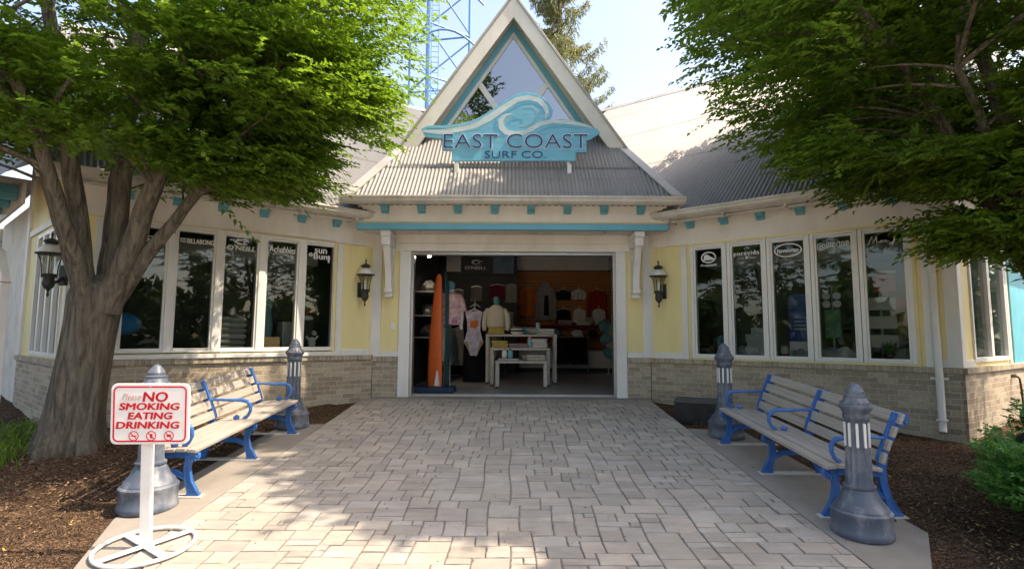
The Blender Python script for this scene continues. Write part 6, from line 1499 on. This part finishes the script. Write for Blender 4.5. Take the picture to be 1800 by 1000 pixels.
# spruce behind the roof
def spruce(label, base, h, r0):
    t = thing("spruce_tree", label, "tree", base); r = np.random.default_rng(5); mb = MB()
    mb.tube([(base[0], base[1], base[2]), (base[0] + .1, base[1], base[2] + h * .5), (base[0], base[1], base[2] + h)], [.32, .2, .03], 12)
    P0, D, Nn, Ls, Ws = [], [], [], [], []
    z = 3.0
    while z < h - .3:
        f = 1 - z / h; rad = r0 * f ** .8 * r.uniform(.7, 1.12)
        a = r.uniform(0, 6.28); L = max(.3, rad); d = np.array([math.cos(a), math.sin(a), 0])
        pts = [np.array(base) + np.array([0, 0, z]) + d * L * t_ + np.array([0, 0, -.34 * L * math.sin(t_ * 2.2) + .26 * L * t_ ** 3]) for t_ in np.linspace(0, 1, 9)]
        mb.tube([tuple(q) for q in pts], [.035 * (1 - .85 * i / 8) for i in range(9)], 5, cap=False)
        side = np.array([-d[1], d[0], 0])
        for i in range(2, 9):
            for q in range(int(9 + 13 * L / r0)):
                b = pts[i] + (pts[i] - pts[i - 1]) * r.uniform(-.5, .5) + side * r.normal(0, .10 + .10 * (1 - i / 9)) 
                # hanging twiglets with needles
                dr = np.array([0, 0, -1.0]) + side * r.normal(0, .45) + d * r.uniform(-.1, .55)
                for w in range(4):
                    P0.append(b + dr * .06 * w); D.append(dr + r.normal(0, .5, 3)); Nn.append(r.normal(size=3)); Ls.append(r.uniform(.12, .24)); Ws.append(r.uniform(.03, .05))
        z += r.uniform(.07, .16)
    mb.build("trunk", M['bark'], t, world=True, recalc=False)
    leaf_mesh("needles", M['spruce'], t, np.array(P0), np.array(D), np.array(Nn), np.array(Ls), np.array(Ws))
spruce("tall loose spruce rising behind the gable", (2.0, 23.0, 0), 22.0, 4.4)

# clipped shrub, day lilies and low tufts
def shrub(label, base, ells, n, seed, leaf=.034):
    t = thing("boxwood_shrub", label, "shrub", base); r = np.random.default_rng(seed)
    A, p, _, _ = sprays(r, [(tuple(np.array(base) + np.array(c)), q, w) for c, q, w in ells], n, (base[0], base[1], base[2] - .6), -.35, 11, .075, leaf, keep=lambda p: p[:, 2] > base[2] + .02)
    leaf_mesh("foliage", M['box'], t, *A); mb = MB()
    for k in range(26):
        q = p[int(r.integers(0, len(p)))]; mb.tube(bez((base[0] + r.uniform(-.1, .1), base[1] + r.uniform(-.1, .1), base[2] - .05), (base[0], base[1], q[2]), tuple(q), 5), .008, 5)
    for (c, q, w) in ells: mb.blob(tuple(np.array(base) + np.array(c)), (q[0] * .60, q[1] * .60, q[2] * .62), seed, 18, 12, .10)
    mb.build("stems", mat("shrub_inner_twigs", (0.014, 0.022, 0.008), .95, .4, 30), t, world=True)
shrub("dense green boxwood shrub at the right edge beside the mulch", (4.16, 3.86, -.42), [((0, 0, .42), (.70, .62, .50), 3), ((.5, .65, .50), (.72, .6, .44), 2), ((-.05, -.1, .26), (.62, .56, .32), 1)], 9000, 31)
shrub("small green shrub behind the boxwood, below the right side wall", (6.05, 5.95, -.28), [((0, 0, .42), (.62, .6, .46), 2)], 2600, 37, .038)
def lily(label, base, n, h, spread, seed, m='lily', group=None):
    t = thing("lily_clump", label, "plant", base, (0, 0, 0), group); r = np.random.default_rng(seed); mb = MB()
    for k in range(n):
        a = r.uniform(0, 6.28); L = h * r.uniform(.7, 1.25); w = r.uniform(.007, .013); o = Vector((r.normal(0, spread), r.normal(0, spread), 0)); d = Vector((math.cos(a), math.sin(a), 0)); sd_ = Vector((-d.y, d.x, 0)); vs = []; reach = r.uniform(.35, .8)
        for i in range(6):
            f = i / 5; c = o + d * (L * reach * f ** 1.3) + Vector((0, 0, L * (f * 1.15 - .75 * f ** 2.6))); ww = w * (1 - .92 * f ** 2); vs += [c - sd_ * ww, c + Vector((0, 0, -ww * .5)), c + sd_ * ww]
        mb.add(vs, [(i * 3 + q, i * 3 + q + 1, i * 3 + q + 4, i * 3 + q + 3) for i in range(5) for q in (0, 1)], True)
    mb.build("leaves", M[m], t, recalc=False)
    return t
gl = "day lilies under the left tree"
for k, (x, y, n, h, lab) in enumerate(((-5.72, 6.25, 90, .42, "lily clump at the left edge, nearest the white post"), (-5.42, 6.0, 70, .34, "low lily clump left of the big trunk"), (-5.95, 6.62, 80, .40, "lily clump against the left side wall's corner"), (-5.25, 5.62, 70, .34, "front lily clump at the left edge of the mulch"), (-5.38, 6.35, 45, .28, "small lily clump tight behind the trunk's left side"), (-4.42, 6.75, 60, .30, "lily clump between the trunk and the brick, behind the sign"))):
    lily(lab, (x, y, ramp(y) + .0), n, h, .13, 50 + k, group=gl)
lily("light green tuft at the foot of the right downspout", (5.55, 6.15, ramp(6.15) - .01), 90, .30, .09, 70)
lily("light green tuft beside the boxwood, right of the downspout tuft", (5.42, 5.55, ramp(5.55) - .01), 70, .26, .10, 71)

# ------------------------------------------------------------------ blue ride tower far behind
t = thing("ride_tower", "tall blue steel lattice tower with a ladder behind the left roof", "tower", (-6.6, 40, 0))
A_, B_, D_ = Vector((0, 0, 0)), Vector((3.05, 2.1, 0)), Vector((-2.0, 3.0, 0))
mb = MB()
for q, rad in ((A_, .20), (B_, .15), (D_, .12)): mb.tube([q, q + Vector((0, 0, 42))], rad * .85, 12)
mb.build("column", M['tower'], t)
mb = MB(); z0 = 16.6
for k in range(8):
    z = z0 - 4.3 + k * 4.35 - 4.35
    for a, b in ((A_, B_), (B_, D_), (D_, A_)):
        mb.tube([a + Vector((0, 0, z + 4.3)), b + Vector((0, 0, z + 4.3))], .075, 8); mb.tube([a + Vector((0, 0, z + 8.2)), b + Vector((0, 0, z + 4.5))], .06, 8)
mb.build("lattice_brace", M['tower'], t)
mb = MB(); l0, l1 = Vector((.30, -.25, 0)), Vector((.85, -.2, 0))
for q in (l0, l1): mb.tube([q + Vector((0, 0, 2)), q + Vector((0, 0, 40))], .035, 6)
for k in range(88): z = 3 + k * .42; mb.tube([l0 + Vector((0, 0, z)), l1 + Vector((0, 0, z))], .025, 6)
mb.build("ladder", mat("pale_ladder_blue", (0.16, 0.40, 0.72), 0.4, 0.05), t)
mb = MB()
for k in range(3):
    z = 23.5 + k * 4; pts = [A_ + Vector((-1.2 + 5.5 * f, -1.4 + 1.5 * f, z + 1.6 * math.sin(f * 3.1) - .8)) for f in [i / 10 for i in range(11)]]; mb.tube(pts, .09, 8)
mb.build("curved_rail", M['tower'], t)
mb = MB(); mb.lathe([(.18, 0), (.30, .1), (.30, .35), (.18, .45)], 12, (B_.x, B_.y, 22.3)); mb.build("joint_collar", M['tower'], t)
mb = MB(); mb.tube([(-.2, -.1, 17.8), (-2.6, 0, 16.6), (-3.4, .2, 15.9)], .28, 10); mb.tube([(-.1, 0, 17.0), (-1.3, .1, 16.2), (-1.8, .2, 15.8)], .13, 8); mb.build("side_arm", M['tower'], t)
